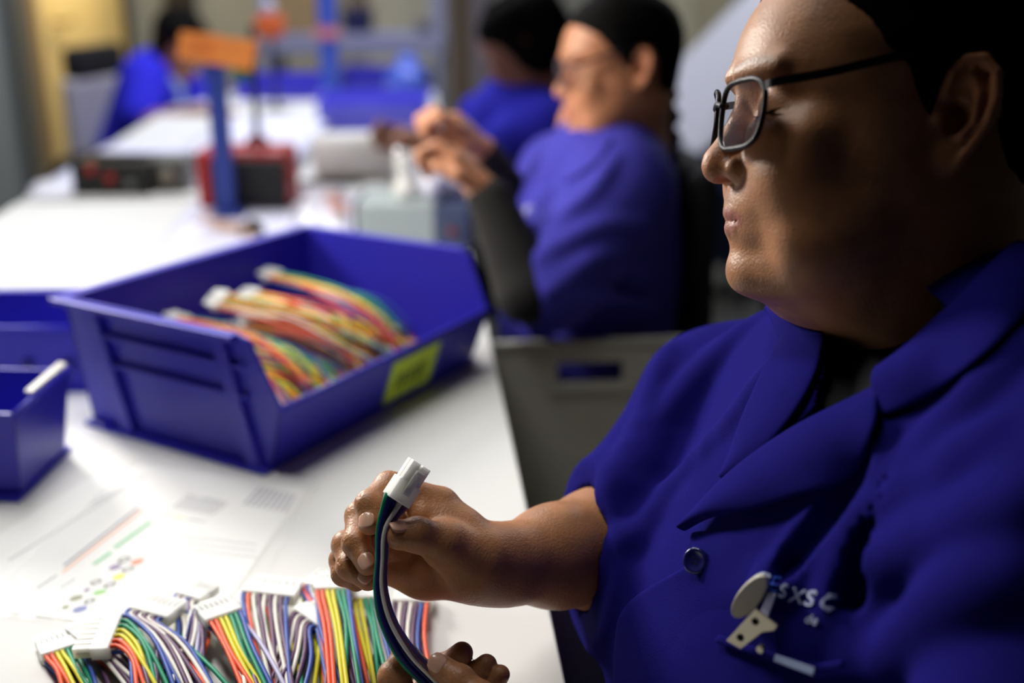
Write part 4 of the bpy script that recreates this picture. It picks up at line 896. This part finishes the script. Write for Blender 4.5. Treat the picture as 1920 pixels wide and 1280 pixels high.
# crumpled white paper at the table corner
def crumple(name, u0, v0, u1, v1, h, m, label, cat, seed, zf=TZ, amp=1):
    rr = np.random.default_rng(seed); n = 14; V = []; F = []
    for i in range(n):
        for j in range(n):
            u = u0+(u1-u0)*i/(n-1); v = v0+(v1-v0)*j/(n-1); p = onz(u, v, zf); e = min(i, j, n-1-i, n-1-j)/(n/2); p = p+np.array([rr.normal(0, .004), rr.normal(0, .004), .002+abs(rr.normal(0, .35))*h*e**.6+h*.6*e**.6]); V.append(p)
    for i in range(n-1):
        for j in range(n-1): F.append((i*n+j, (i+1)*n+j, (i+1)*n+j+1, i*n+j+1))
    o = link(name, mesh(name, V, F), m, None, True); md = o.modifiers.new('t', 'SOLIDIFY'); md.thickness = .0008
    md = o.modifiers.new('s', 'SUBSURF'); md.levels = md.render_levels = 1
    return tag(o, label, cat)
PAPER = mat('white_paper', S(226, 226, 236), .7)
crumple('paper_scrap', 58, 372, 136, 350, .03, PAPER, 'crumpled white paper at the far left corner of the front table', 'paper', 1)
# red and black case
B = bx(372, 545, 392, 108, .13); rc = empty('tool_case', B[0]+B[1]/2, 'red tool case with a black front panel behind the blue sign post', 'case')
solid(*B, 'shell', RED, rc, .012); nrm = -B[2]/np.linalg.norm(B[2])
solid(B[0]+nrm*.012, B[1], nrm*-.012, B[3], 'front_panel', BLK, rc, .004, x=(.16, .98), z=(.04, .86))
hb = B[0]+B[1]*.62+B[2]*.5+B[3]; MB().tube(spline([hb-B[1]*.12, hb-B[1]*.06+np.array([0, 0, .018]), hb+B[1]*.06+np.array([0, 0, .018]), hb+B[1]*.12], 12), .007, 8).build('handle', RED, rc, True)
MB().tube([hb+np.array([0, .0, .0]), hb+np.array([.005, 0, .26])], [.008, .007], 8).build('upright_rod', BLK, rc, True)
MB().disc(hb+np.array([.004, 0, .20]), (0, 0, 1), .012, .03, 12).build('rod_collar', RED, rc, True)
# sign post
STEELB = mat('blue_painted_steel', S(44, 66, 150), .45)
sp0 = onz(428, 404); ss = empty('sign_stand', sp0, 'blue upright post with two orange cards in front of the red case', 'sign')
MB().box(sp0+np.array([0, 0, .004]), (.07, .07, .008)).build('foot', STEELB, ss, bevel=.002); MB().box(sp0+np.array([-.002, 0, .17]), (.040, .02, .33)).build('post', STEELB, ss, bevel=.003)
ORG = mat('orange_card', S(244, 146, 66), .6); yS = sp0[1]-.015
def card(pxs, m, name, parent, y): P = [ony(u, v, y) for u, v in pxs]; return MB().prism(P, (0, .002, 0)).build(name, m, parent)
c1 = card([(338, 58), (412, 66), (408, 122), (332, 108)], ORG, 'orange_card', ss, yS); c2 = card([(410, 68), (482, 76), (472, 134), (404, 120)], ORG, 'orange_card', ss, yS-.006)
for k in range(3): card([(352, 74+k*11), (400, 79+k*11), (400, 82+k*11), (352, 77+k*11)], mat('orange_ink', S(205, 105, 45), .7), 'print_mark', c1, yS-.001)
card([(438, 128), (472, 132), (466, 152), (440, 150)], mat('green_card', S(18, 110, 70), .6), 'green_card', ss, yS+.004)
# paper roll
pa, pb = onz(588, 336)+np.array([0, 0, .058]), onz(738, 330)+np.array([0, 0, .058]); pr_ = empty('paper_roll', (pa+pb)/2-np.array([0, 0, .058]), 'thick white paper roll lying on the table in front of the pale blue bin', 'paper roll')
MB().tube([pa, pa+(pb-pa)*.02, pa+(pb-pa)*.98, pb], [.054, .058, .058, .054], 36).build('paper', mat('roll_paper', S(246, 244, 238), .6), pr_, True)
MB().tube([pb, pb+(pb-pa)*.01], [.02, .02], 20).build('core', mat('cardboard', S(165, 130, 85), .8), pr_)
o = MB().box(onz(622, 346)+np.array([0, 0, .006]), (.15, .02, .010)).build('black_strip', BLK, None, bevel=.002); tag(o, 'short black strip lying in front of the paper roll', 'strip')
# bag of parts and cut wires
bag = crumple('plastic_bag', 545, 440, 650, 352, .045, mat('milky_film', S(236, 234, 244), .25, alpha=.9), 'milky plastic bag of cut wires left of the grey machine', 'bag', 4)
rr = random.Random(8)
def stray(u, v, L, ch, label, group, z=.004, th=.0022):
    c = onz(u, v)+np.array([0, 0, z]); a = rr.uniform(-.5, .5)-.45; d = np.array([math.cos(a), math.sin(a), 0]); P = [c+d*L*t+np.array([rr.uniform(-.006, .006), rr.uniform(-.006, .006), rr.uniform(0, .012)]) for t in (-.5, -.2, .2, .5)]
    o = MB().tube(spline(P, 12), th, 6).build('cut_wire', ch, None, True); tag(o, label, 'wire', group)
COP = mat('copper_wire', S(222, 178, 140), .4)
for i in range(7): stray(400+i*8, 418+i*4, .10, COP, 'pale copper wire offcut on the table behind the large bin', 'copper wire offcuts behind the large bin')
for i in range(7): stray(632+rr.uniform(-10, 24), 392+i*7, .05, WC['r'] if i % 2 else COP, 'orange pink wire end beside the plastic bag', 'wire ends beside the plastic bag', .03)
o = MB().box(onz(472, 440)+np.array([0, 0, .010]), (.05, .022, .018), rz(.3)).box(onz(476, 440)+np.array([0, 0, .026]), (.02, .018, .014), rz(.3)).build('binder_clip', BLK, None, bevel=.003); tag(o, 'small black clip on the table just behind the large bin', 'clip')
# crimping machine
B = bx(672, 818, 474, 92, .17); cm = empty('crimping_machine', B[0]+B[1]/2, 'grey benchtop machine with white head and dark blue side, behind the large bin', 'machine')
PG = mat('pale_grey_enamel', S(160, 172, 172), .4); DB = mat('slate_blue_enamel', S(62, 74, 104), .4)
solid(*B, 'body', PG, cm, .005); k = .43
solid(B[0]+B[1], B[1]*k, B[2], B[3]*.97, 'side_housing', DB, cm, .004); nrm = -B[2]/np.linalg.norm(B[2])
MB().disc(B[0]+B[1]*(1+k*.5)+B[3]*.45, nrm, .008, .006, 18).build('red_button', mat('dull_red', S(120, 40, 50), .5), cm, True)
solid(*B, 'slot', BLK, cm, .002, x=(-.06, .0), y=(.1, .9), z=(.2, .98))
hc = B[0]+B[1]*.60+B[2]*.4+B[3]; WH = mat('white_enamel', S(226, 226, 220), .3)
MB().lathe(hc, [(.026, 0), (.026, .02), (.018, .03), (.016, .06), (.022, .066), (.022, .085), (.001, .088)], 20).build('head', WH, cm, True)
V0 = hc+np.array([-.012, -.015, .088]); MB().lathe(V0, [(.0005, -.010), (.007, -.007), (.010, 0), (.007, .007), (.0005, .010)], 18).build('chrome_knob', mat('chrome', (.9, .9, .9), .08, metal=1), cm, True)
for i, (q, c_) in enumerate((((.95, .3), (215, 215, 230)), ((1.2, .5), (230, 230, 240)))):
    c = B[0]+B[1]*q[0]+B[2]*q[1]+B[3]*(1 if i == 0 else .97); o = MB().lathe(c, [(.018, 0), (.024, .045), (.022, .045), (.017, .003), (.001, .003)], 20).build('plastic_cup', mat('cup_%d' % i, S(*c_), .25), None, True); tag(o, ('left' if i == 0 else 'right')+' of two small white cups standing on the grey machine', 'cup', 'cups on the grey machine')
# ------------------------------------------------------------------ far bench
B_ = [tb(1.96, .98, 0), tb(1.96, .62, 0), tb(3.0, .52, 0), tb(3.0, .98, 0)]
def sheet_on(pts, label, z, curl=.0):
    n = 12; V = []; F = []; P = [np.array(p) for p in pts]
    for i in range(n):
        for j in range(n):
            s, t = i/(n-1), j/(n-1); p = (P[0]*(1-s)+P[1]*s)*(1-t)+(P[3]*(1-s)+P[2]*s)*t; V.append(p+np.array([0, 0, TZ+z+curl*(.5+.5*math.sin(3*s+4*t))*min(1, 4*min(s, t, 1-s, 1-t)+.2)]))
    for i in range(n-1):
        for j in range(n-1): F.append((i*n+j, (i+1)*n+j, (i+1)*n+j+1, i*n+j+1))
    o = link('paper_sheet', mesh('paper_sheet', V, F), mat('lavender_white_paper', S(226, 226, 246), .6), None, True); md = o.modifiers.new('t', 'SOLIDIFY'); md.thickness = .0008
    return tag(o, label, 'paper')
sheet_on([tb(2.02, 1.0, 0), tb(2.02, .42, 0), tb(2.75, .40, 0), tb(2.75, 1.0, 0)], 'large white sheet along the left edge of the far table', .004, .02)
sheet_on([tb(2.35, .72, 0), tb(2.2, .40, 0), tb(3.1, .36, 0), tb(3.1, .72, 0)], 'white sheet lying over the first, next to the black rod', .030, .02)
sheet_on([tb(1.45, .60, 0), tb(1.45, .22, 0), tb(1.92, .22, 0), tb(1.92, .60, 0)], 'white sheet under the paper roll on the front table', .0004, .0)
pz = onz(622, 196); up_ = empty('blue_upright', pz, 'blue square upright standing on the far table', 'post')
MB().box(pz+np.array([0, 0, .30]), (.06, .05, .60)).build('post', mat('blue_upright_paint', S(52, 84, 190), .5), up_, bevel=.004); MB().box(pz+np.array([0, 0, .005]), (.10, .10, .01)).build('foot', STEELB, up_)
MB().box(pz+np.array([0, -.03, .265]), (.09, .012, .04)).build('orange_tag', mat('orange_pink_tag', S(200, 120, 120), .6), up_)
# shelf behind with boxes
SH = mat('grey_shelf_steel', S(138, 140, 165), .5)
def yb(u, v, y): return ony(u, v, y)
s0, s1 = yb(488, 83, 5.15), yb(832, 83, 5.15); sh = empty('shelf_rack', ((s0[0]+s1[0])/2, 5.3, 0), 'grey steel shelf rack behind the far table', 'shelf')
MB().box(((s0[0]+s1[0])/2, 5.3, s0[2]), (s1[0]-s0[0], .35, .085)).build('shelf_board', SH, sh, bevel=.004)
MB().box(((s0[0]+s1[0])/2, 5.3, .55), (s1[0]-s0[0], .35, .03)).build('shelf_board', SH, sh, bevel=.004)
for x in (s0[0]+.03, s1[0]-.03):
    for y in (5.15, 5.45): MB().box((x, y, .65), (.04, .04, 1.3)).build('upright', SH, sh)
def boxon(u0, u1, v0, v1, y, dep, m, name, label, cat):
    a, b = yb(u0, v1, y), yb(u1, v1, y); t = yb(u0, v0, y)[2]; z0 = a[2]
    m_ = MB().box(((a[0]+b[0])/2, y+dep/2, (z0+t)/2), (b[0]-a[0], dep, t-z0)); o = m_.build(name, m, None, bevel=.006); return tag(o, label, cat)
def onshelf(u0, u1, h, zb, y, dep, m, name, label, cat, lid=True):
    a, b = yb(u0, 40, y), yb(u1, 40, y); c = np.array([(a[0]+b[0])/2, y+dep/2, zb+h/2]); r = empty(name, (c[0], c[1], zb), label, cat)
    MB().box(c, (b[0]-a[0], dep, h)).build('carton', m, r, bevel=.006)
    if lid: MB().box(c+np.array([0, -.002, h/2-.012]), (b[0]-a[0]+.012, dep+.012, .03)).build('lid', m, r, bevel=.004)
    return r
zt = s0[2]+.0425
CARD = mat('brown_carton', S(142, 118, 82), .85, var=.06)
onshelf(508, 596, .34, zt, 5.2, .22, CARD, 'cardboard_box', 'brown cardboard box on the grey shelf left of the blue upright', 'box')
onshelf(642, 690, .10, zt, 5.2, .2, mat('navy_tray', S(22, 22, 70), .5), 'navy_tray', 'dark navy tray on the grey shelf right of the blue upright', 'tray')
onshelf(655, 690, .20, zt, 5.41, .05, mat('dull_brown', S(110, 94, 72), .85), 'cardboard_box', 'narrow brown box behind the navy tray on the shelf', 'box')
onshelf(780, 815, .05, zt, 5.2, .12, mat('mid_grey_tin', S(100, 98, 104), .5), 'grey_tin', 'small grey tin at the right end of the shelf', 'tin')
for u0, u1, l in ((545, 600, 'left'), (632, 690, 'right')): onshelf(u0, u1, .22, .565, 5.16, .22, BLK, 'black_tray', l+' of two black trays under the grey shelf board', 'tray')
onshelf(692, 830, .25, .565, 5.35, .05, mat('beige_board', S(176, 172, 150), .8), 'beige_board', 'beige board standing under the grey shelf', 'board', False)
# blue film bundle, orange tag by the black rod
def blob(c, r, seed, name, m, label, cat, squash=.8):
    f = Field(np.array(c)*100-r*130, np.array(c)*100+r*130, r*100/11); g = np.random.default_rng(seed); f.ell(np.array(c)*100, (r*80, r*75, r*75*squash), 0)
    for _ in range(12): d = g.normal(size=3); d /= np.linalg.norm(d); f.ell(np.array(c)*100+d*r*60, r*100*g.uniform(.22, .4), r*12)
    v, q = f.mesh(1); return tag(link(name, fast_mesh(name, v/100, q), m), label, cat)
cb = onz(765, 190); blob(cb+np.array([0, 0, .085]), .10, 3, 'blue_film_bundle', mat('blue_film', S(70, 98, 205), .35), 'crumpled bundle of blue film behind the pale blue bin', 'film')
ob = W(507, 42, 4.1); ot = empty('tag_stand', (ob[0], ob[1], TZ), 'orange tag with a white ball on a dark rod, far table', 'sign')
MB().box((ob[0], ob[1], TZ+.004), (.08, .08, .008)).build('foot', BLK, ot); MB().box((ob[0], ob[1], (TZ+ob[2])/2), (.014, .014, ob[2]-TZ)).build('rod', BLK, ot)
MB().lathe(ob+np.array([.0, -.012, -.01]), [(.001, -.05), (.04, -.04), (.06, 0), (.045, .035), (.001, .045)], 16, np.array([[1, 0, 0], [0, .2, 0], [0, 0, 1.]])).build('orange_tag', mat('deep_orange', S(205, 92, 38), .6), ot, True)
MB().lathe(ob+np.array([.0, 0, .055]), [(.001, -.026), (.018, -.018), (.026, 0), (.018, .018), (.001, .026)], 16).build('ball', mat('pale_ball', S(190, 188, 205), .3), ot, True)
# ------------------------------------------------------------------ right-hand background
a, b, c_, d_ = W(1195, 195, 3.6), W(1445, -60, 4.1), W(1500, 140, 3.8), W(1306, 290, 3.45)
pn = empty('drawing_board', (c_[0], c_[1], 0), 'big white board tilted behind the worker, right of the braid', 'board')
nv_ = np.cross(b-a, d_-a); nv_ /= np.linalg.norm(nv_)
MB().prism([a, b, c_, d_], nv_*.02*(1 if nv_[1] > 0 else -1)).build('board', mat('white_board', S(214, 214, 226), .5), pn)
for p in (a*.3+d_*.7, b*.3+c_*.7): MB().box((p[0], p[1]+.06, p[2]/2-.02), (.03, .03, p[2]-.04)).build('leg', BLACKM, pn)
MB().box(((d_[0]+c_[0])/2, d_[1]+.14, .25), (.5, .03, .03)).build('crossbar', BLACKM, pn)
def crate(u0, u1, vt, y, h, dep, m, label):
    p, q = ony(u0, vt, y), ony(u1, vt, y); r = empty('crate', ((p[0]+q[0])/2, y, 0), label, 'crate'); x0, x1, z = p[0], q[0], p[2]; t = .012
    MB().box(((x0+x1)/2, y, z-h/2), (x1-x0, t, h)).build('front_wall', m, r, bevel=.003); MB().box(((x0+x1)/2, y+dep, z-h/2), (x1-x0, t, h)).build('back_wall', m, r, bevel=.003)
    for x in (x0, x1): MB().box((x, y+dep/2, z-h/2), (t, dep, h)).build('side_wall', m, r, bevel=.003)
    MB().box(((x0+x1)/2, y+dep/2, z-h+.01), (x1-x0, dep, .02)).build('bottom', m, r)
    for x in (x0+.02, x1-.02):
        for yy in (y+.02, y+dep-.02): MB().box((x, yy, (z-h)/2), (.025, .025, z-h)).build('leg', BLACKM, r)
    return r
crate(1255, 1350, 246, 3.75, .20, .35, mat('navy_crate', S(36, 30, 150), .5), 'blue crate on legs below the tilted white board')
crate(1290, 1325, 402, 3.45, .14, .3, mat('royal_crate', S(30, 34, 170), .5), 'small blue crate low down behind the worker with the braid')
crate(1318, 1420, 350, 4.2, .30, .4, mat('slate_crate', S(52, 62, 96), .6), 'slate blue crate on legs behind the nearest worker\'s mouth')
# ------------------------------------------------------------------ the workers further back
def add_head(yaw, pitch, roll, pos, scale, h, slim=1.0):
    A, o = pose(math.radians(yaw), math.radians(pitch), math.radians(roll), pos, scale); f = head_field(h, slim=slim, lo=(-13, -10, -16), neck=4.9, nape=.4, nx=-1.2); v, q = f.mesh(1); lip, brow, red = head_masks(v)
    return A, o, f, v@A.T+o, q, np.stack([lip*.9, brow*.8, red*.4], 1)
def finish_body(root, hv, hq, hm, av, aq, skin, nb, sb_, via=None):
    V, Q = join([(hv, hq), (av, aq)]); V, Q = bridge(V, Q, sb_, nb, [nb*.5+sb_*.5], .03); me = fast_mesh('body', V, Q); vcolor(me, 'mask', np.vstack([hm, np.zeros((len(V)-len(hm), 3))])); return link('body', me, skin, root)
def fist(f, wrist, tip, side, r=.8, k=.4):
    """a half-closed hand in a world field: palm and five bent fingers; side points to the thumb side"""
    w = np.array(wrist); d = np.array(tip)-w; L = np.linalg.norm(d); d /= L; s = np.array(side, float); s -= d*(s@d); s /= np.linalg.norm(s); n = np.cross(d, s)
    f.cap(w, w+d*7, 2.4, 2.2, 1); 
    for i, o in enumerate((2.6, .9, -.8, -2.4)):
        b = w+d*(7.5-abs(i-1)*.3)+s*o; f.cap(w+d*2, b, 1.5, 1.1, 1); p = b+d*3.4-n*.8; q = p+d*.8-n*2.6; e = q-d*1.5-n*1.0; f.chain([b, p, q, e], [1.05, .95, .85, .75], .25)
    f.chain([w+d*2+s*1.5, w+d*5+s*3.2-n*1.2, w+d*8+s*2.6-n*2.6, w+d*10+s*1.6-n*3.2], [1.5, 1.2, 1.0, .85], .5)
# --- second worker: glasses, braid
SKIN2 = skin_mat('warm_skin', S(188, 128, 92), S(160, 90, 80))
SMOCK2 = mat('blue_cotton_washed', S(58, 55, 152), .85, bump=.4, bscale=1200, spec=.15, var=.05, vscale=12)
p2 = empty('person', (.28, 1.86, 0), 'worker with glasses and long black braid, hands raised, seated at the table edge', 'person')
A2, o2, f2, hv2, hq2, hm2 = add_head(10, 6, 4, (.176, 1.86, 1.115), .94, .35)
af = Field((-22, 150, 70), (48, 218, 112), .38)
JJ = lambda u, v, d: W(u, v, d)*100
el, wr2 = JJ(990, 545, 1.68), JJ(918, 372, 1.69); er, wr2r = JJ(985, 420, 1.95), JJ(905, 290, 1.86)
af.chain([JJ(1190, 350, 1.76), el, wr2], [4.5, 4.2, 2.9], 1); af.chain([JJ(1075, 300, 2.0), er, wr2r], [4.5, 4, 2.8], 1); af.cap(JJ(1190, 350, 1.76), JJ(1075, 300, 2.0), 5, 5, 2)
fist(af, wr2, JJ(840, 285, 1.70), (-.2, -.9, .5)); fist(af, wr2r, JJ(850, 232, 1.82), (-.3, -.9, .5))
v, q = af.mesh(1); finish_body(p2, hv2, hq2, hm2, v/100, q, SKIN2, o2+A2@np.array([-4, 0, -15.8]), JJ(1130, 325, 1.87)/100)
g2 = hair_field(f2, .35, .7, [(9.2, 8.6), (7.4, 7.6), (5.4, 6.2), (3.8, 4.0), (2.2, 2.2), (1.2, .2), (.2, .5), (-1.0, 3.8), (-3.2, 3.4), (-4.0, 1.0), (-3.8, -3.0), (-6, -5), (-12.5, -6), (-14, 15), (9, 15)])
v, q = g2.mesh(1); hr2 = link('hair', fast_mesh('hair', v@A2.T+o2, q), BLACKHAIR, p2)
bt = o2+A2@np.array([-11.3, 0, 1.0]); bf = Field(bt*100-np.array([8, 8, 36]), bt*100+np.array([14, 8, 8]), .4)
bp_ = [W(1242, 110, 1.92), W(1256, 150, 1.93), W(1262, 240, 1.93), W(1266, 330, 1.93), W(1270, 430, 1.94)]; Q = spline(bp_, 19)*100
for i, p in enumerate(Q): bf.ell(p+np.array([.5*(-1)**i, 0, 0]), (1.25-.03*i, 1.2-.03*i, 1.5), .5)
bf.ell(Q[0], (2.4, 2.2, 2.2), .8); v, q = bf.mesh(1); link('braid', fast_mesh('braid', v/100, q), BLACKHAIR, p2)
sm = Field((-12, 146, 46), (62, 226, 108), .6)
sm.ell(JJ(1110, 470, 1.93), (14, 19, 22), 0); sm.ell(JJ(1095, 620, 1.98), (15, 21, 20), 6); sm.cap(JJ(1120, 300, 1.92), JJ(1170, 345, 1.77), 6, 7.2, 4); sm.cap(JJ(1110, 295, 1.95), JJ(1050, 330, 2.06), 6, 7, 4)
sm.cap(JJ(1165, 365, 1.76), JJ(1035, 530, 1.70), 8.2, 7.4, 3); sm.cap(JJ(1050, 330, 2.06), JJ(1000, 420, 1.98), 7.5, 6.2, 3)
sm.ell(JJ(1150, 430, 1.93), (10, 17, 22), 5)
C0 = bvh_of(*(lambda r: (r[0]/100, r[1]))(sm.mesh(1)))
def ridge2(f, B, pts, r, k=1.5, sink=.4):
    P = [ray_hit(B, *p, off=-sink/100) for p in pts]; P = [p*100 for p in P if p is not None]
    if len(P) > 1: f.chain(spline(P, 9), r, k)
for pts, r in (([(1215, 420), (1120, 425), (1010, 480)], .9), ([(1225, 500), (1130, 480), (1030, 545)], .9), ([(1070, 330), (1020, 380), (990, 440)], .8), ([(1230, 570), (1120, 560), (1030, 620)], .9), ([(980, 580), (1010, 640), (1080, 660)], .8), ([(1150, 300), (1110, 360), (1060, 400)], .8)): ridge2(sm, C0, pts, r)
sm.cap(el, wr2, 4.6, 4.6, .3, 'sub')
sm.cap(JJ(1182, 245, 1.95), JJ(1178, 330, 1.95), 5.0, 8, 3)
# V neck opening
vn = JJ(1072, 300, 1.82); sm.cap(JJ(1100, 250, 1.86), JJ(1062, 300, 1.83), 3.4, 1.2, .8, 'sub')
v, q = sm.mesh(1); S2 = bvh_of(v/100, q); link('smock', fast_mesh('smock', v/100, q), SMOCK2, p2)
nk = Field((0, 170, 80), (36, 206, 112), .5); nk.cap(JJ(1115, 235, 1.92), JJ(1108, 320, 1.96), 6.2, 8, 0); nk.ell(JJ(1112, 330, 1.93), (8, 10, 7), 2); v, q = nk.mesh(1); link('chest', fast_mesh('chest', v/100, q), SKIN2, p2)
strip('lapel', [(1098, 262), (1080, 300), (1050, 322)], [(1150, 262), (1120, 310), (1060, 345)], SMOCK2, p2, (.006, .006), .004, nu=12, nv=5, bvh=S2)
MB().disc(ray_hit(S2, 995, 395, .002), -vdir(995, 395), .009, .003, 16).build('button', mat('pale_button', S(150, 150, 200), .3), p2, True)
KN = mat('black_sleeve', S(22, 20, 18), .9, bump=.4, bscale=800)
for P_, R_ in (([JJ(1035, 520, 1.70), el, el+(wr2-el)*.97], [5.2, 4.9, 3.5]), ([JJ(1000, 420, 1.98), er, er+(wr2r-er)*.95], [5, 4.6, 3.3])):
    sl = Field((-14, 148, 66), (34, 204, 106), .45); sl.chain(P_, R_, 1); v, q = sl.mesh(1); link('black_sleeve', fast_mesh('black_sleeve', v/100, q), KN, p2)
glasses(p2, A2, o2, mat('dark_rim', S(50, 46, 60), .3), LENS, th=.16)
tr2 = Field((-36, 158, 0), (66, 222, 62), 1.4)
for y in (174, 198): tr2.chain([(20, y, 53), (-4, y, 52), (-18, y, 48), (-20, y, 24), (-18, y, 9)], [9, 8, 7, 6, 5], 3)
v, q = tr2.mesh(1); link('trousers', fast_mesh('trousers', v/100, q), JEAN, p2)
def chair(x, y, face, label, zb=1.0, wrap=False, seat=.44, bw=.42):
    r = empty('office_chair', (x, y, 0), label, 'chair'); f = np.array(face, float); s = np.array([-f[1], f[0], 0]); BV = mat('black_mesh_fabric', S(14, 14, 14), .8)
    c = np.array([x, y, 0]); R = np.stack([f, s, [0, 0, 1.]], 1)
    MB().box(c+np.array([0, 0, seat]), (.44, .44, .07), R).build('seat', BV, r, bevel=.03)
    MB().box(c-f*.235+np.array([0, 0, (zb+seat+.16)/2]), (.05, bw, zb-seat-.16), R).build('backrest', mat('wrapped_backrest', S(176, 172, 178), .3) if wrap else BV, r, bevel=.04, seg=4)
    if wrap: MB().box(c-f*.235+np.array([0, 0, zb+.05]), (.06, .36, .13), R).build('headrest', BV, r, bevel=.03)
    MB().box(c-f*.26+np.array([0, 0, .55]), (.03, .07, .34), R).build('back_support', BLACKM, r)
    MB().disc(c+np.array([0, 0, .08]), (0, 0, 1), .03, seat-.11).build('gas_lift', BLACKM, r)
    for i in range(5): a = i*2*math.pi/5+.3; MB().tube([c+np.array([0, 0, .09]), c+np.array([.28*math.cos(a), .28*math.sin(a), .03])], [.025, .018], 8).build('base_arm', BLACKM, r)
    for q_ in (-1, 1):
        MB().tube([c+s*q_*.24+np.array([0, 0, seat]), c+s*q_*.27+np.array([0, 0, seat+.2]), c+s*q_*.27+f*.1+np.array([0, 0, seat+.21])], .016, 8).build('armrest', BLACKM, r)
    return r
chair(.075, 1.93, (-1, 0, 0), 'black office chair behind the worker with the braid', .96, bw=.26)
# --- third worker, bent over, behind the second
p3 = empty('person', (.16, 2.9, 0), 'worker with dark hair bent over the table, behind the one with the braid', 'person')
SKIN3 = skin_mat('brown_skin', S(150, 96, 70), S(130, 76, 66))
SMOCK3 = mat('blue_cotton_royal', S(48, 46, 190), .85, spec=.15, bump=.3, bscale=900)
A3, o3, f3, hv3, hq3, hm3 = add_head(-8, 32, 0, (.03, 2.95, 1.075), 1.0, .6)
K = lambda u, v, d: W(u, v, d)*100
af = Field((-40, 262, 68), (44, 318, 108), .7); h3 = K(775, 262, 2.80); e3 = K(880, 300, 2.78)
af.chain([K(1010, 225, 2.85), e3, h3], [5, 4.2, 3], 1); fist(af, h3+np.array([2., 0, 0]), h3+np.array([-9., 2, -1]), (0, .9, .4)); v, q = af.mesh(1)
finish_body(p3, hv3, hq3, hm3, v/100, q, SKIN3, o3+A3@np.array([-4, 0, -15.5]), K(985, 228, 2.85)/100+np.array([.0, .0, .05]))
g3 = hair_field(f3, .6, 1.2, [(9.5, 8), (7, 5.5), (4.5, 3.5), (3, 0), (2.4, -4), (0, -8), (-3, -10), (-12.5, -10), (-14, 15), (9, 15)])
g3.ell((-8, 0, 3), (7, 8, 9), 2); g3.ell((-9, 0, -4), (5, 7, 7), 2)
v, q = g3.mesh(1); link('hair', fast_mesh('hair', v@A3.T+o3, q), BLACKHAIR, p3)
sm = Field((-16, 262, 44), (60, 330, 108), 1.0); sm.cap(K(985, 235, 2.95), K(1040, 420, 3.1), 15, 19, 0); sm.cap(K(960, 225, 2.9), K(1030, 240, 2.78), 7, 8, 4); sm.cap(K(1020, 240, 2.80), K(905, 290, 2.77), 7.5, 6, 3); sm.cap(K(960, 225, 2.95), K(900, 215, 3.08), 7, 6, 3)
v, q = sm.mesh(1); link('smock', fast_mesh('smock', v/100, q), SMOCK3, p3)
tr3 = Field((-36, 262, 0), (66, 322, 62), 1.6)
for y in (278, 302): tr3.chain([(18, y, 53), (-8, y, 52), (-22, y, 48), (-24, y, 24), (-22, y, 9)], [9, 8, 7, 6, 5], 3)
v, q = tr3.mesh(1); link('trousers', fast_mesh('trousers', v/100, q), JEAN, p3)
chair(.12, 2.98, (-1, 0, 0), 'black office chair of the bent-over worker', .9)
# --- fourth worker, across the far table, facing right
p4 = empty('person', (-1.45, 4.4, 0), 'worker in bright blue smock and pale shirt behind the orange sign', 'person')
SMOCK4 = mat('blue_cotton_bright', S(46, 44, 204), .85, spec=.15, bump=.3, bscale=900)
A4, o4, f4, hv4, hq4, hm4 = add_head(152, 30, 0, W(334, 82, 4.28), .98, .6)
af = Field((-178, 395, 66), (-84, 470, 112), .8); s4 = K(272, 150, 4.2); e4 = K(275, 232, 4.12); w4 = K(390, 212, 4.05)
af.chain([s4, e4, w4], [5, 4.4, 3], 1); fist(af, w4, w4+np.array([10., 0, -1.]), (0, .9, .4)); v, q = af.mesh(1)
finish_body(p4, hv4, hq4, hm4, v/100, q, SKIN3, o4+A4@np.array([-4, 0, -15.5]), s4/100)
g4 = hair_field(f4, .6, 1.3, [(9.5, 8), (7, 6), (4.5, 4.5), (3, 1), (1.5, -3), (-3, -6), (-12.5, -9), (-14, 15), (9, 15)]); v, q = g4.mesh(1); link('hair', fast_mesh('hair', v@A4.T+o4, q), BLACKHAIR, p4)
sm = Field((-190, 392, 40), (-98, 482, 112), 1.1); sm.cap(K(295, 165, 4.4), K(270, 290, 4.5), 15, 18, 0); sm.cap(K(310, 135, 4.42), K(272, 150, 4.22), 8, 8.5, 5); sm.cap(s4, K(262, 218, 4.14), 8.5, 7.5, 3); sm.cap(K(310, 135, 4.42), K(345, 160, 4.6), 8, 8, 5); sm.cap(K(345, 160, 4.6), K(375, 215, 4.5), 7.5, 6, 3)
v, q = sm.mesh(1); S4 = bvh_of(v/100, q); link('smock', fast_mesh('smock', v/100, q), SMOCK4, p4)
strip('shirt_front', [(312, 138), (325, 175), (335, 225)], [(336, 132), (358, 175), (372, 222)], mat('pale_blue_shirt', S(164, 184, 232), .8), p4, (.006, .006), .006, nu=14, nv=6, bvh=S4, dref=4.3)
tr4 = Field((-205, 405, 0), (-110, 475, 60), 1.8)
for y in (428, 452): tr4.chain([(-165, y, 50), (-135, y, 50), (-124, y, 46), (-124, y, 24), (-126, y, 9)], [9, 8, 7, 6, 5], 3)
v, q = tr4.mesh(1); link('trousers', fast_mesh('trousers', v/100, q), JEAN, p4)
pc_ = W(192, 215, 4.45); chair(pc_[0]+.20, pc_[1], (.97, -.25, 0), 'office chair with plastic-wrapped pale backrest behind the far left worker', W(192, 140, 4.45)[2], True, .40)
